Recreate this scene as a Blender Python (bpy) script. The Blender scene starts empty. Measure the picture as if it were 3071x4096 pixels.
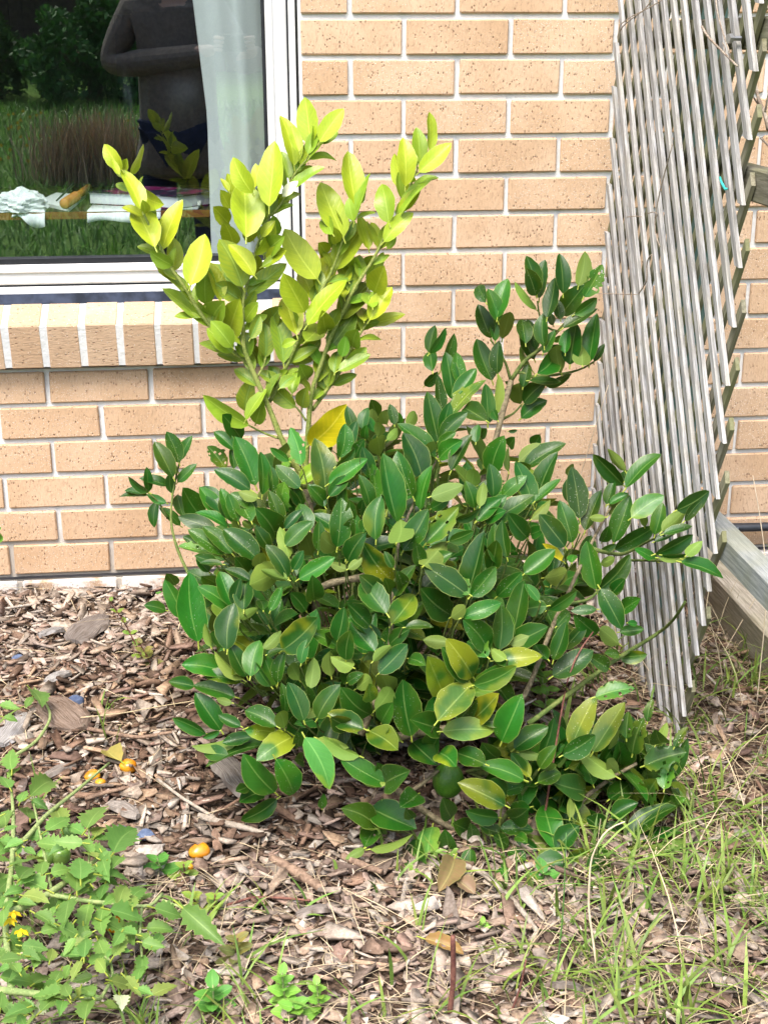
import bpy, bmesh, math, random
import numpy as np
from mathutils import Vector, Matrix
random.seed(7); RNG = np.random.default_rng(11)
SC = bpy.context.scene; COL = SC.collection
R_ = math.radians

# ------------------------------------------------------------------ camera (fitted to the brick joints)
YAW, PITCH, ROLL, FPX = 0.103729058, 0.336900493, -0.00229254874, 5387.18163
CAMP = np.array([-0.374407982, -3.14323952, 1.284027])
CX, CY, PW, PH = 1535.5, 2048.0, 3071.0, 4096.0
_f = np.array([math.sin(YAW)*math.cos(PITCH), math.cos(YAW)*math.cos(PITCH), -math.sin(PITCH)])
_r0 = np.array([math.cos(YAW), -math.sin(YAW), 0.0]); _u0 = np.cross(_r0, _f)
_r = math.cos(ROLL)*_r0 + math.sin(ROLL)*_u0; _u = -math.sin(ROLL)*_r0 + math.cos(ROLL)*_u0
cam = bpy.data.cameras.new('camera'); camo = bpy.data.objects.new('camera', cam); COL.objects.link(camo)
M4 = Matrix.Identity(4)
for i in range(3):
    M4[i][0] = _r[i]; M4[i][1] = _u[i]; M4[i][2] = -_f[i]; M4[i][3] = CAMP[i]
camo.matrix_world = M4
cam.sensor_fit = 'VERTICAL'; cam.sensor_height = 24.0; cam.lens = 24.0*FPX/PH
cam.clip_start = 0.02; cam.clip_end = 500
SC.camera = camo

# ------------------------------------------------------------------ daylight: bright overcast
SUN_EL, SUN_AZ = 62.0, 205.0        # azimuth measured from +Y clockwise: behind the camera, a little to its left
world = bpy.data.worlds.new('World'); SC.world = world; world.use_nodes = True
wn = world.node_tree.nodes; wl = world.node_tree.links
bg = wn['Background']
sky = wn.new('ShaderNodeTexSky'); sky.sky_type = 'NISHITA'; sky.sun_disc = False
sky.sun_elevation = R_(SUN_EL); sky.sun_rotation = R_(SUN_AZ); sky.air_density = 1.0; sky.dust_density = 4.0; sky.ozone_density = 1.0
wl.new(sky.outputs[0], bg.inputs[0]); bg.inputs[1].default_value = 0.15
sd = bpy.data.lights.new('sun', 'SUN'); sd.energy = 1.5; sd.angle = R_(25); sd.color = (1.0, 0.96, 0.90)
so = bpy.data.objects.new('sun', sd); COL.objects.link(so)
_sv = Vector((math.sin(R_(SUN_AZ))*math.cos(R_(SUN_EL)), math.cos(R_(SUN_AZ))*math.cos(R_(SUN_EL)), math.sin(R_(SUN_EL))))
so.rotation_euler = _sv.to_track_quat('Z', 'Y').to_euler(); so.location = (0, -3, 6)
SC.view_settings.view_transform = 'Standard'; SC.view_settings.look = 'None'
SC.view_settings.exposure = 1.65; SC.view_settings.gamma = 1.0; SC.view_settings.use_curve_mapping = False
SC.render.engine = 'CYCLES'
SC.cycles.max_bounces = 7; SC.cycles.diffuse_bounces = 3; SC.cycles.transparent_max_bounces = 8; SC.cycles.use_denoising = True
SC.cycles.caustics_reflective = False; SC.cycles.caustics_refractive = False

# ------------------------------------------------------------------ pixel -> direction helpers (pixels of the 3071x4096 photograph)
DD = 3071.0/1658.0
def ray(u, v):
    return _f + _r*(u-CX)/FPX - _u*(v-CY)/FPX
def at_y(u, v, y):
    d = ray(u, v); return CAMP + d*((y-CAMP[1])/d[1])
def at_x(u, v, x):
    d = ray(u, v); return CAMP + d*((x-CAMP[0])/d[0])
def at_z(u, v, z=0.0):
    d = ray(u, v); return CAMP + d*((z-CAMP[2])/d[2])
def proj(P):
    d = np.asarray(P)-CAMP; w = d@_f
    return CX+FPX*(d@_r)/w, CY-FPX*(d@_u)/w
def projD(P):
    a, b = proj(P); return a/DD, b/DD
def nrm(v):
    v = np.asarray(v, float); n = np.linalg.norm(v); return v/n if n > 1e-9 else v

# ------------------------------------------------------------------ object helpers
def link(name, me, mat=None, parent=None):
    o = bpy.data.objects.new(name, me); COL.objects.link(o)
    if mat is not None and me is not None and len(me.materials) == 0: me.materials.append(mat)
    if parent is not None: o.parent = parent
    return o
def empty(name, loc=(0, 0, 0)):
    o = bpy.data.objects.new(name, None); o.empty_display_size = .05; COL.objects.link(o); o.location = loc; return o
def tag(o, label=None, cat=None, group=None, kind=None):
    if label: o['label'] = label
    if cat: o['category'] = cat
    if group: o['group'] = group
    if kind: o['kind'] = kind
    return o
def keep_world(o, parent):
    """parent o (whose mesh is in world coordinates) to an Empty that stands at its base"""
    o.parent = parent; o.matrix_parent_inverse = Matrix.Translation(-Vector(parent.location)); return o

class MB:
    """collects geometry for one mesh"""
    def __init__(s): s.v = []; s.f = []; s.n = 0; s.uv = []; s.c = []; s.p = []; s.has = False
    def add(s, V, F, uv=None, c=None, p=None):
        V = np.asarray(V, float).reshape(-1, 3)
        s.v.append(V); s.f += [tuple(i+s.n for i in f) for f in F]; s.n += len(V)
        s.uv.append(np.zeros((len(V), 2)) if uv is None else np.asarray(uv))
        s.c.append(np.tile(np.array([.5, .5, .5, 0.]) if c is None else np.asarray(c, float), (len(V), 1)) if c is None or np.ndim(c) == 1 else np.asarray(c))
        s.p.append(np.tile(np.zeros(4) if p is None else np.asarray(p, float), (len(V), 1)))
        if c is not None or uv is not None: s.has = True
    def box(s, c, size, rot=None, col=None):
        c = np.asarray(c, float); h = np.asarray(size, float)/2
        V = np.array([[x, y, z] for x in (-1, 1) for y in (-1, 1) for z in (-1, 1)])*h
        if rot is not None: V = V@np.asarray(rot).T
        s.add(V+c, [(0, 1, 3, 2), (4, 6, 7, 5), (0, 4, 5, 1), (2, 3, 7, 6), (0, 2, 6, 4), (1, 5, 7, 3)], c=col)
        return s
    def tube(s, pts, r, sides=7, col=None, cap=True, jit=0.0):
        pts = np.asarray(pts, float); n = len(pts)
        rr = np.interp(np.linspace(0, 1, n), np.linspace(0, 1, len(r)), r) if np.ndim(r) else np.full(n, r)
        tg = np.gradient(pts, axis=0); V = []
        ref = np.array([.3, .2, 1.0])
        for i in range(n):
            t = nrm(tg[i]); a = np.cross(t, ref)
            if np.linalg.norm(a) < .05: a = np.cross(t, [1, 0, 0])
            a = nrm(a); b = np.cross(t, a)
            for k in range(sides):
                an = 2*math.pi*k/sides; q = rr[i]*(1+jit*random.uniform(-1, 1))
                V.append(pts[i]+q*(math.cos(an)*a+math.sin(an)*b))
        F = [(i*sides+k, i*sides+(k+1) % sides, (i+1)*sides+(k+1) % sides, (i+1)*sides+k) for i in range(n-1) for k in range(sides)]
        if cap: F += [tuple(range(sides))[::-1], tuple((n-1)*sides+k for k in range(sides))]
        s.add(V, F, c=col); return s
    def prism(s, poly, z0, z1, axis=2):
        """poly (2d) extruded along an axis"""
        n = len(poly); V = []
        for z in (z0, z1):
            for a, b in poly:
                q = [a, b]; q.insert(axis, z); V.append(q)
        F = [tuple(range(n))[::-1], tuple(range(n, 2*n))]+[(k, (k+1) % n, n+(k+1) % n, n+k) for k in range(n)]
        s.add(V, F); return s
    def mesh(s, name, smooth=False):
        me = bpy.data.meshes.new(name)
        V = np.concatenate(s.v) if s.v else np.zeros((0, 3))
        me.from_pydata(V.tolist(), [], s.f); me.update()
        if s.has:
            UV = np.concatenate(s.uv); C = np.concatenate(s.c); Pm = np.concatenate(s.p)
            li = np.empty(len(me.loops), dtype=np.int32); me.loops.foreach_get('vertex_index', li)
            ul = me.uv_layers.new(name='UVMap'); ul.data.foreach_set('uv', UV[li].ravel().astype(np.float32))
            a = me.attributes.new('lc', 'FLOAT_COLOR', 'POINT'); a.data.foreach_set('color', C.ravel().astype(np.float32))
            a = me.attributes.new('lp', 'FLOAT_COLOR', 'POINT'); a.data.foreach_set('color', Pm.ravel().astype(np.float32))
        bm = bmesh.new(); bm.from_mesh(me)
        if not getattr(s, 'open', False): bmesh.ops.recalc_face_normals(bm, faces=bm.faces)
        bm.to_mesh(me); bm.free()
        if smooth: me.polygons.foreach_set('use_smooth', [True]*len(me.polygons))
        return me
    def build(s, name, mat, parent=None, smooth=False, bevel=0):
        me = s.mesh(name, smooth)
        if bevel:
            bm = bmesh.new(); bm.from_mesh(me)
            bmesh.ops.bevel(bm, geom=list(bm.edges), offset=bevel, segments=1, affect='EDGES'); bm.to_mesh(me); bm.free()
        o = link(name, me, mat)
        if parent is not None:
            if parent.type == 'EMPTY': keep_world(o, parent)
            else: o.parent = parent; o.matrix_parent_inverse = parent.matrix_world.inverted() if parent.parent is None else Matrix.Identity(4)
        return o
def fast_mesh(name, V, F4, col=None):
    """big vectorised quad mesh with a colour per vertex"""
    me = bpy.data.meshes.new(name); nv, nf = len(V), len(F4)
    me.vertices.add(nv); me.vertices.foreach_set('co', np.asarray(V, np.float32).ravel())
    me.loops.add(nf*4); me.loops.foreach_set('vertex_index', np.asarray(F4, np.int32).ravel())
    me.polygons.add(nf); me.polygons.foreach_set('loop_start', np.arange(0, nf*4, 4, dtype=np.int32))
    me.update(calc_edges=True)
    if col is not None:
        a = me.attributes.new('lc', 'FLOAT_COLOR', 'POINT'); a.data.foreach_set('color', np.asarray(col, np.float32).ravel())
    return me

# ------------------------------------------------------------------ materials
class NT:
    def __init__(s, name):
        s.m = bpy.data.materials.new(name); s.m.use_nodes = True; s.t = s.m.node_tree; s.b = s.t.nodes['Principled BSDF']; s.out = s.t.nodes['Material Output']
    def n(s, typ, **kw):
        nd = s.t.nodes.new(typ)
        for k, v in kw.items():
            if k in nd.bl_rna.properties: setattr(nd, k, v)
            else: nd.inputs[k].default_value = v
        return nd
    def l(s, a, b): s.t.links.new(a, b)
    def math(s, op, a, b=None, c=None):
        nd = s.n('ShaderNodeMath', operation=op)
        for i, q in enumerate((a, b, c)):
            if q is None: continue
            if isinstance(q, (int, float)): nd.inputs[i].default_value = q
            else: s.l(q, nd.inputs[i])
        return nd.outputs[0]
    def mix(s, fac, a, b, mode='MIX'):
        nd = s.n('ShaderNodeMix', data_type='RGBA', blend_type=mode)
        for i, q in ((0, fac), (6, a), (7, b)):
            if isinstance(q, (int, float)): nd.inputs[i].default_value = q
            elif isinstance(q, tuple): nd.inputs[i].default_value = q if len(q) == 4 else (*q, 1)
            else: s.l(q, nd.inputs[i])
        return nd.outputs[2]
    def ramp(s, x, lo, hi):
        nd = s.n('ShaderNodeMapRange', interpolation_type='SMOOTHSTEP'); nd.inputs[1].default_value = lo; nd.inputs[2].default_value = hi; s.l(x, nd.inputs[0]); return nd.outputs[0]
    def pos(s, scale=(1, 1, 1)):
        g = s.n('ShaderNodeNewGeometry'); mp = s.n('ShaderNodeMapping'); mp.inputs[3].default_value = scale; s.l(g.outputs['Position'], mp.inputs[0]); return mp.outputs[0]
    def noise(s, scale, vec=None, detail=3, rough=.55):
        nd = s.n('ShaderNodeTexNoise'); nd.inputs['Scale'].default_value = scale; nd.inputs['Detail'].default_value = detail; nd.inputs['Roughness'].default_value = rough
        s.l(vec if vec is not None else s.pos(), nd.inputs[0]); return nd
    def vor(s, scale, vec=None):
        nd = s.n('ShaderNodeTexVoronoi'); nd.inputs['Scale'].default_value = scale; s.l(vec if vec is not None else s.pos(), nd.inputs[0]); return nd
    def bump(s, h, strength=.3, dist=.002):
        nd = s.n('ShaderNodeBump'); nd.inputs['Strength'].default_value = strength; nd.inputs['Distance'].default_value = dist; s.l(h, nd.inputs['Height']); s.l(nd.outputs[0], s.b.inputs['Normal'])
    def col(s, x):
        if isinstance(x, tuple): s.b.inputs['Base Color'].default_value = (*x, 1)
        else: s.l(x, s.b.inputs['Base Color'])
    def fin(s, rough=.6, spec=.4, metal=0):
        s.b.inputs['Roughness'].default_value = rough; s.b.inputs['Specular IOR Level'].default_value = spec; s.b.inputs['Metallic'].default_value = metal; return s.m
def simple(name, c, rough=.6, spec=.4, var=.15, scale=40, bump=0.0, metal=0):
    t = NT(name); nz = t.noise(scale)
    t.col(t.mix(t.ramp(nz.outputs[0], .3, .7), tuple(x*(1-var) for x in c), tuple(min(1, x*(1+var)) for x in c)))
    if bump: t.bump(nz.outputs[0], bump, .002)
    return t.fin(rough, spec, metal)

def mat_brick(name, wash=0.0, horiz=False, c0=(.51, .345, .215), c1=(.61, .435, .295)):
    t = NT(name)
    st = (1, 1, .35) if not horiz else (.35, 1, 1)
    big = t.noise(7); fine = t.noise(220, t.pos(st), 4, .7)
    oi = t.n('ShaderNodeObjectInfo')
    base = t.mix(t.ramp(big.outputs[0], .3, .7), c0, c1)
    base = t.mix(t.math('MULTIPLY', oi.outputs['Random'], .45), base, (c0[0]*.86, c0[1]*.80, c0[2]*.72))
    base = t.mix(t.math('MULTIPLY', t.ramp(fine.outputs[0], .48, .72), .6), base, tuple(x*.60 for x in c0))
    vp = t.vor(190, t.pos((1, 1, .55) if not horiz else (.55, 1, 1)))
    sep = t.n('ShaderNodeSeparateColor'); t.l(vp.outputs['Color'], sep.inputs[0])
    ok = t.ramp(sep.outputs[0], .52, .56); pit = t.math('MULTIPLY', t.ramp(vp.outputs['Distance'], .40, .15), ok)
    mid = t.ramp(t.noise(55).outputs[0], .42, .6); pit = t.math('MULTIPLY', pit, mid)
    base = t.mix(t.math('MULTIPLY', pit, .80), base, (.22, .115, .065))
    vw = t.vor(290); sw = t.n('ShaderNodeSeparateColor'); t.l(vw.outputs['Color'], sw.inputs[0])
    wh = t.math('MULTIPLY', t.ramp(vw.outputs['Distance'], .34, .2), t.ramp(sw.outputs[1], .80, .84))
    base = t.mix(t.math('MULTIPLY', wh, .75), base, (.72, .64, .54))
    if wash:
        w = t.ramp(t.noise(14, None, 5, .7).outputs[0], .38, .58); base = t.mix(t.math('MULTIPLY', w, wash), base, (.72, .69, .65))
    t.col(base)
    h = t.math('SUBTRACT', t.math('ADD', fine.outputs[0], t.math('MULTIPLY', wh, .6)), t.math('MULTIPLY', pit, 1.6))
    t.bump(h, .55, .003)
    return t.fin(.85, .2)
M_BRICK = mat_brick('cream brick'); M_SILL = mat_brick('cream sill brick', horiz=True, c0=(.47, .325, .21), c1=(.55, .40, .275)); M_WASH = mat_brick('whitewashed brick', wash=.85, c0=(.42, .29, .19), c1=(.5, .36, .25))
def mat_mortar():
    t = NT('pale mortar'); n1 = t.noise(90, None, 5, .7); n2 = t.noise(5)
    c = t.mix(t.ramp(n2.outputs[0], .3, .7), (.60, .61, .61), (.70, .70, .68)); c = t.mix(t.math('MULTIPLY', t.ramp(n1.outputs[0], .45, .7), .3), c, (.48, .47, .44))
    g = t.n('ShaderNodeNewGeometry'); sp = t.n('ShaderNodeSeparateXYZ'); t.l(g.outputs['Position'], sp.inputs[0])
    dirt = t.math('MULTIPLY', t.ramp(t.math('ADD', sp.outputs[2], t.math('MULTIPLY', n2.outputs[0], .14)), .30, .12), .8)
    c = t.mix(dirt, c, (.33, .28, .22)); t.col(c); t.bump(n1.outputs[0], .5, .004); return t.fin(.9, .15)
M_MORTAR = mat_mortar()

def mat_leaf(name, rough=.36, spec=.30, trans=.22):
    t = NT(name)
    a = t.n('ShaderNodeAttribute', attribute_name='lc'); p = t.n('ShaderNodeAttribute', attribute_name='lp')
    sp = t.n('ShaderNodeSeparateColor'); t.l(p.outputs['Color'], sp.inputs[0]); CH, SPK, PET = sp.outputs
    PAT = a.outputs['Alpha']
    uv = t.n('ShaderNodeUVMap', uv_map='UVMap'); su = t.n('ShaderNodeSeparateXYZ'); t.l(uv.outputs[0], su.inputs[0]); S, T_ = su.outputs[0], su.outputs[1]
    at = t.math('ABSOLUTE', t.math('SUBTRACT', t.math('MULTIPLY', T_, 2.0), 1.0))
    nz = t.noise(45, None, 3); nf = t.noise(160, None, 3); nb = t.noise(16, None, 2)
    base = a.outputs['Color']
    base = t.mix(t.math('MULTIPLY', t.ramp(nz.outputs[0], .35, .7), .45), base, t.mix(1.0, base, (.62, .72, .6), 'MULTIPLY'))
    # side veins run from the midrib towards the tip
    q = t.math('FRACT', t.math('ADD', t.math('SUBTRACT', t.math('MULTIPLY', S, 9.0), t.math('MULTIPLY', at, 2.2)), t.math('MULTIPLY', nz.outputs[0], .5)))
    q = t.math('ABSOLUTE', t.math('SUBTRACT', q, .5))
    vein = t.ramp(q, .16, .02); vwide = t.ramp(t.math('ADD', q, t.math('MULTIPLY', nf.outputs[0], .12)), .30, .10)
    mid = t.ramp(at, .075, .02); midw = t.ramp(at, .32, .05)
    # chlorosis: leaf stays green along the veins only
    chl = t.math('MULTIPLY', CH, t.math('MAXIMUM', vwide, midw))
    base = t.mix(t.math('MULTIPLY', chl, .8), base, (.075, .20, .035))
    base = t.mix(t.math('MULTIPLY', vein, .13), base, t.mix(1.0, base, (1.9, 1.6, 1.6), 'MULTIPLY'))
    pm = t.math('MULTIPLY', PAT, t.ramp(t.math('ADD', nb.outputs[0], t.math('MULTIPLY', at, .12)), .50, .66))
    base = t.mix(t.math('MULTIPLY', pm, .8), base, t.mix(.45, t.mix(1.0, base, (2.6, 1.7, 1.0), 'MULTIPLY'), (.42, .36, .015)))
    base = t.mix(t.math('MULTIPLY', mid, .62), base, t.mix(.22, t.mix(1.0, base, (1.7, 1.6, 1.7), 'MULTIPLY'), (.5, .55, .2)))
    base = t.mix(t.math('MULTIPLY', t.ramp(at, .94, .99), .38), base, (.42, .48, .12))
    v = t.vor(420); sv = t.n('ShaderNodeSeparateColor'); t.l(v.outputs['Color'], sv.inputs[0])
    spk = t.math('MULTIPLY', t.math('MULTIPLY', t.ramp(v.outputs['Distance'], .36, .24), t.ramp(sv.outputs[0], .88, .90)), t.math('MULTIPLY', SPK, t.ramp(nb.outputs[0], .46, .56)))
    base = t.mix(spk, base, (.66, .66, .52))
    g = t.n('ShaderNodeNewGeometry')
    under = t.mix(.5, base, (.15, .22, .045))
    base = t.mix(g.outputs['Backfacing'], base, under)
    base = t.mix(PET, base, (.34, .40, .06))
    t.col(base)
    rg = t.math('ADD', t.math('MULTIPLY', g.outputs['Backfacing'], .25), t.math('MULTIPLY', nz.outputs[0], .2)); t.l(t.math('ADD', rg, rough-.1), t.b.inputs['Roughness'])
    t.bump(t.math('SUBTRACT', t.math('MULTIPLY', nf.outputs[0], .35), t.math('MULTIPLY', vein, .30)), .28, .0012)
    t.b.inputs['Specular IOR Level'].default_value = spec
    tr = t.n('ShaderNodeBsdfTranslucent'); t.l(t.mix(.25, base, (.5, .7, .05)), tr.inputs[0])
    ms = t.n('ShaderNodeMixShader'); ms.inputs[0].default_value = trans
    t.l(t.b.outputs[0], ms.inputs[1]); t.l(tr.outputs[0], ms.inputs[2]); t.l(ms.outputs[0], t.out.inputs[0])
    return t.m
M_LEAF = mat_leaf('lemon leaf', trans=.16); M_SOFT = mat_leaf('soft weed leaf', .5, .3, .25)
def mat_attr(name, rough=.7, spec=.25, var=.35, scale=120, bump=.3, stretch=(1, 1, 1), trans=0):
    t = NT(name); a = t.n('ShaderNodeAttribute', attribute_name='lc'); nz = t.noise(scale, t.pos(stretch), 4, .65)
    c = t.mix(t.math('MULTIPLY', t.ramp(nz.outputs[0], .35, .7), var*2), a.outputs['Color'], t.mix(1.0, a.outputs['Color'], (.5, .47, .45), 'MULTIPLY'))
    t.col(c)
    if bump: t.bump(nz.outputs[0], bump, .0015)
    t.fin(rough, spec)
    if trans:
        tr = t.n('ShaderNodeBsdfTranslucent'); t.l(c, tr.inputs[0]); ms = t.n('ShaderNodeMixShader'); ms.inputs[0].default_value = trans
        t.l(t.b.outputs[0], ms.inputs[1]); t.l(tr.outputs[0], ms.inputs[2]); t.l(ms.outputs[0], t.out.inputs[0])
    return t.m
M_CHIP = mat_attr('wood chip', .85, .15, .4, 160, .5)
def mat_slab():
    t = NT('weathered bark slab'); a = t.n('ShaderNodeAttribute', attribute_name='lc'); uv = t.n('ShaderNodeUVMap', uv_map='UVMap'); mp = t.n('ShaderNodeMapping'); mp.inputs[3].default_value = (2.5, 26, 1); t.l(uv.outputs[0], mp.inputs[0])
    oi = t.n('ShaderNodeObjectInfo'); cm = t.n('ShaderNodeCombineXYZ'); t.l(t.math('MULTIPLY', oi.outputs['Random'], 30.0), cm.inputs[0]); t.l(cm.outputs[0], mp.inputs[1])
    nz = t.noise(1.0, mp.outputs[0], 5, .7); n2 = t.noise(50)
    c = t.mix(t.ramp(nz.outputs[0], .36, .62), t.mix(1.0, a.outputs['Color'], (.45, .40, .36), 'MULTIPLY'), a.outputs['Color']); c = t.mix(t.math('MULTIPLY', t.ramp(n2.outputs[0], .5, .7), .35), c, t.mix(1.0, a.outputs['Color'], (1.25, 1.22, 1.18), 'MULTIPLY'))
    t.col(c); t.bump(nz.outputs[0], .9, .004); return t.fin(.9, .12)
M_GRASS = mat_attr('grass blade', .5, .35, .2, 60, 0, trans=.25)
M_STRAW = mat_attr('dry straw', .7, .2, .2, 60, 0)
def mat_bark(name, c0, c1, sc=120):
    t = NT(name); nz = t.noise(sc, None, 5, .7); n2 = t.noise(18)
    t.col(t.mix(t.ramp(t.math('ADD', t.math('MULTIPLY', nz.outputs[0], .7), t.math('MULTIPLY', n2.outputs[0], .3)), .38, .62), c0, c1)); t.bump(nz.outputs[0], .7, .003); return t.fin(.75, .25)
M_BARK = mat_bark('grey brown bark', (.085, .07, .04), (.23, .19, .115))
M_YSTEM = mat_bark('green striped bark', (.15, .20, .035), (.30, .33, .09), 200)
M_TWIG = mat_bark('green twig', (.055, .095, .018), (.14, .17, .045), 90)
def mat_wood(name, c0, c1, moss=.0, stretch=(1, .12, .12)):
    t = NT(name); tc = t.n('ShaderNodeTexCoord'); mp = t.n('ShaderNodeMapping'); mp.inputs[3].default_value = stretch; t.l(tc.outputs['Object'], mp.inputs[0])
    oi = t.n('ShaderNodeObjectInfo'); off = t.n('ShaderNodeCombineXYZ'); t.l(t.math('MULTIPLY', oi.outputs['Random'], 40.0), off.inputs[0]); t.l(off.outputs[0], mp.inputs[1])
    nz = t.noise(190, mp.outputs[0], 4, .7); n2 = t.noise(9)
    c = t.mix(t.ramp(nz.outputs[0], .35, .65), c0, c1)
    c = t.mix(t.math('MULTIPLY', oi.outputs['Random'], .35), c, tuple(x*.62 for x in c0))
    c = t.mix(t.math('MULTIPLY', t.ramp(n2.outputs[0], .5, .72), .35), c, (c1[0]*.8, c1[1]*.76, c1[2]*.62))
    if moss: c = t.mix(t.math('MULTIPLY', t.ramp(n2.outputs[0], .36, .6), moss), c, (.16, .165, .07))
    t.col(c); t.bump(nz.outputs[0], .5, .002); return t.fin(.85, .2)
M_SLAT = mat_wood('weathered grey slat', (.22, .213, .20), (.50, .488, .465), stretch=(.06, 1, 1))
M_SLATB = mat_wood('mossy slat', (.15, .135, .09), (.27, .25, .18), moss=.7, stretch=(.06, 1, 1))
M_RAIL = mat_wood('mossy treated rail', (.12, .11, .075), (.25, .23, .17), moss=.5, stretch=(1, .06, 1))
M_RAILG = mat_wood('grey painted rail', (.17, .185, .18), (.29, .30, .28), moss=.25, stretch=(1, .06, 1))
M_POST = mat_wood('green treated post', (.06, .11, .09), (.12, .17, .14), stretch=(1, 1, .06))
# ================================================================== GROUND
def hills(x, y):
    x = np.asarray(x, float); y = np.asarray(y, float)
    n = .010*np.sin(5.1*x+1.3)*np.cos(4.3*y+.4)+.007*np.sin(11*x-7*y)+.005*np.sin(23*x+3)*np.sin(19*y+1)
    near = np.clip((y+3.2)/1.2, 0, 1)
    edge = np.clip(-y/.25, 0, 1)*.8+.2
    return n*near*edge + .1*np.clip(-y-3.8, 0, None)*np.clip(1-(-y-24)/30, 0.0, 1) - .0
def grid_mesh(name, xs, ys, zf):
    X, Y = np.meshgrid(xs, ys); V = np.stack([X, Y, zf(X, Y)], -1).reshape(-1, 3); nx, ny = len(xs), len(ys)
    I = (np.arange(ny-1)[:, None]*nx+np.arange(nx-1)[None]).ravel()
    me = fast_mesh(name, V, np.stack([I, I+1, I+nx+1, I+nx], 1)); me.polygons.foreach_set('use_smooth', [True]*len(me.polygons)); return me
def mat_soil():
    t = NT('bark mulch soil'); a = t.noise(60, None, 5, .7); b = t.noise(9); v = t.vor(130)
    c = t.mix(t.ramp(a.outputs[0], .35, .65), (.045, .03, .02), (.15, .10, .07)); c = t.mix(t.math('MULTIPLY', t.ramp(b.outputs[0], .45, .65), .5), c, (.19, .135, .09))
    t.col(c); t.bump(t.math('ADD', a.outputs[0], v.outputs['Distance']), .9, .01); return t.fin(.95, .1)
def mat_lawn():
    t = NT('mown lawn'); a = t.noise(30, None, 5, .7); b = t.noise(1.1)
    c = t.mix(t.ramp(a.outputs[0], .35, .65), (.09, .20, .03), (.20, .36, .06)); c = t.mix(t.math('MULTIPLY', t.ramp(b.outputs[0], .5, .7), .4), c, (.22, .24, .08))
    t.col(c); t.bump(a.outputs[0], 1, .03); return t.fin(.8, .2)
xs = np.unique(np.concatenate([np.linspace(-3, 3, 121), np.linspace(-80, -3, 14), np.linspace(3, 80, 14)]))
ys = np.linspace(-3.3, .10, 90)
tag(link('ground', grid_mesh('ground', xs, ys, hills), mat_soil()), 'brown mulched garden bed soil along the brick wall', 'ground', kind='structure')
ys2 = np.unique(np.concatenate([np.linspace(-16, -3.3, 50), np.linspace(-90, -16, 12)]))
tag(link('lawn', grid_mesh('lawn', xs, ys2, hills), mat_lawn()), 'green lawn seen mirrored in the window glass', 'lawn', kind='structure')

# ================================================================== BRICK HOUSE
PITCHZ, PITCHX, JT = .086, .240, .011
ZJ0 = 1.334241                     # height of bed joint 0 (fitted); joint j lies at ZJ0 - j*PITCHZ
house = tag(empty('brick_house', (-.2, .05, 0)), 'cream brick house wall with a white framed window and sloping brick sill', 'house')
WX1 = at_y(1190, 500, .02)[0]      # outer edge of the window frame
WX0 = -2.15
SILL_J = 9
W_TOP = ZJ0+PITCHZ*8.94
variants = []
for k in range(5):
    bm = bmesh.new(); bmesh.ops.create_cube(bm, size=1)
    w, h, d = PITCHX-JT+random.uniform(-.002, .002), PITCHZ-JT+random.uniform(-.0015, .0015), .10
    for v in bm.verts: v.co = Vector((v.co.x*w, v.co.y*d, v.co.z*h))
    bmesh.ops.bevel(bm, geom=list(bm.edges), offset=.0028, segments=1, affect='EDGES')
    for v in bm.verts: v.co += Vector([random.uniform(-.0008, .0008) for _ in range(3)])
    me = bpy.data.meshes.new('brick'); bm.to_mesh(me); bm.free(); me.materials.append(M_BRICK); variants.append(me)
far = MB(); nb = 0
def brick_piece(x0, x1, row):
    """one brick from x0 to x1 in a course"""
    global nb
    zc = ZJ0-(row-.5)*PITCHZ                 # row r lies between joint r-1 and joint r
    zc = ZJ0-(row*PITCHZ)+PITCHZ/2; xc = (x0+x1)/2; w = x1-x0
    jz, jy = random.uniform(-.0012, .0012), random.uniform(-.0015, .0012)
    ud, vd = projD((xc, 0, zc))
    if -190 < ud < 1850 and -130 < vd < 1480:
        me = random.choice(variants)
        o = link('brick', me); o.location = Vector((xc, .05+jy, zc+jz))-house.location; o.parent = house
        o.scale = ((w)/(PITCHX-JT), 1, 1); o.rotation_euler = (0, random.uniform(-.003, .003), 0 if random.random() < .5 else math.pi)
        nb += 1
    else: far.box((xc, .05+jy, zc), (w, .10, PITCHZ-JT))
for row in range(-14, 16):
    zc = ZJ0-row*PITCHZ+PITCHZ/2
    off = 0.0 if row % 2 else -.12
    for k in range(-13, 14):
        x0 = off+k*PITCHX+JT/2; x1 = x0+PITCHX-JT
        if SILL_J >= row > -9:                # courses beside the window
            if x1 <= WX0-.004 or x0 >= WX1+.012: brick_piece(x0, x1, row); continue
            if x0 < WX0-.04: brick_piece(x0, WX0-.006, row)
            if x1 > WX1+.05: brick_piece(max(x0, WX1+.012), x1, row)
        else: brick_piece(x0, x1, row)
if far.n: 
    o = far.build('brick_courses', M_BRICK, house); tag(o, kind='stuff')
# foundation course, whitewashed and slightly proud under the damp course
for k in range(-9, 9):
    x0 = k*PITCHX+.02; m = MB(); m.box((x0+.115, .043, ZJ0-15*PITCHZ-.012-.0375), (.228, .10, .073)); m.build('foundation_brick', M_WASH, house, bevel=.003)
MB().box((0, .0525, ZJ0-15*PITCHZ-.006), (6.2, .098, .0045)).build('damp_course', simple('black damp course', (.03, .03, .035), .6), house)
MB().box((0, .055, -.145), (6.2, .094, .28)).build('footing', M_WASH, house)
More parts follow.
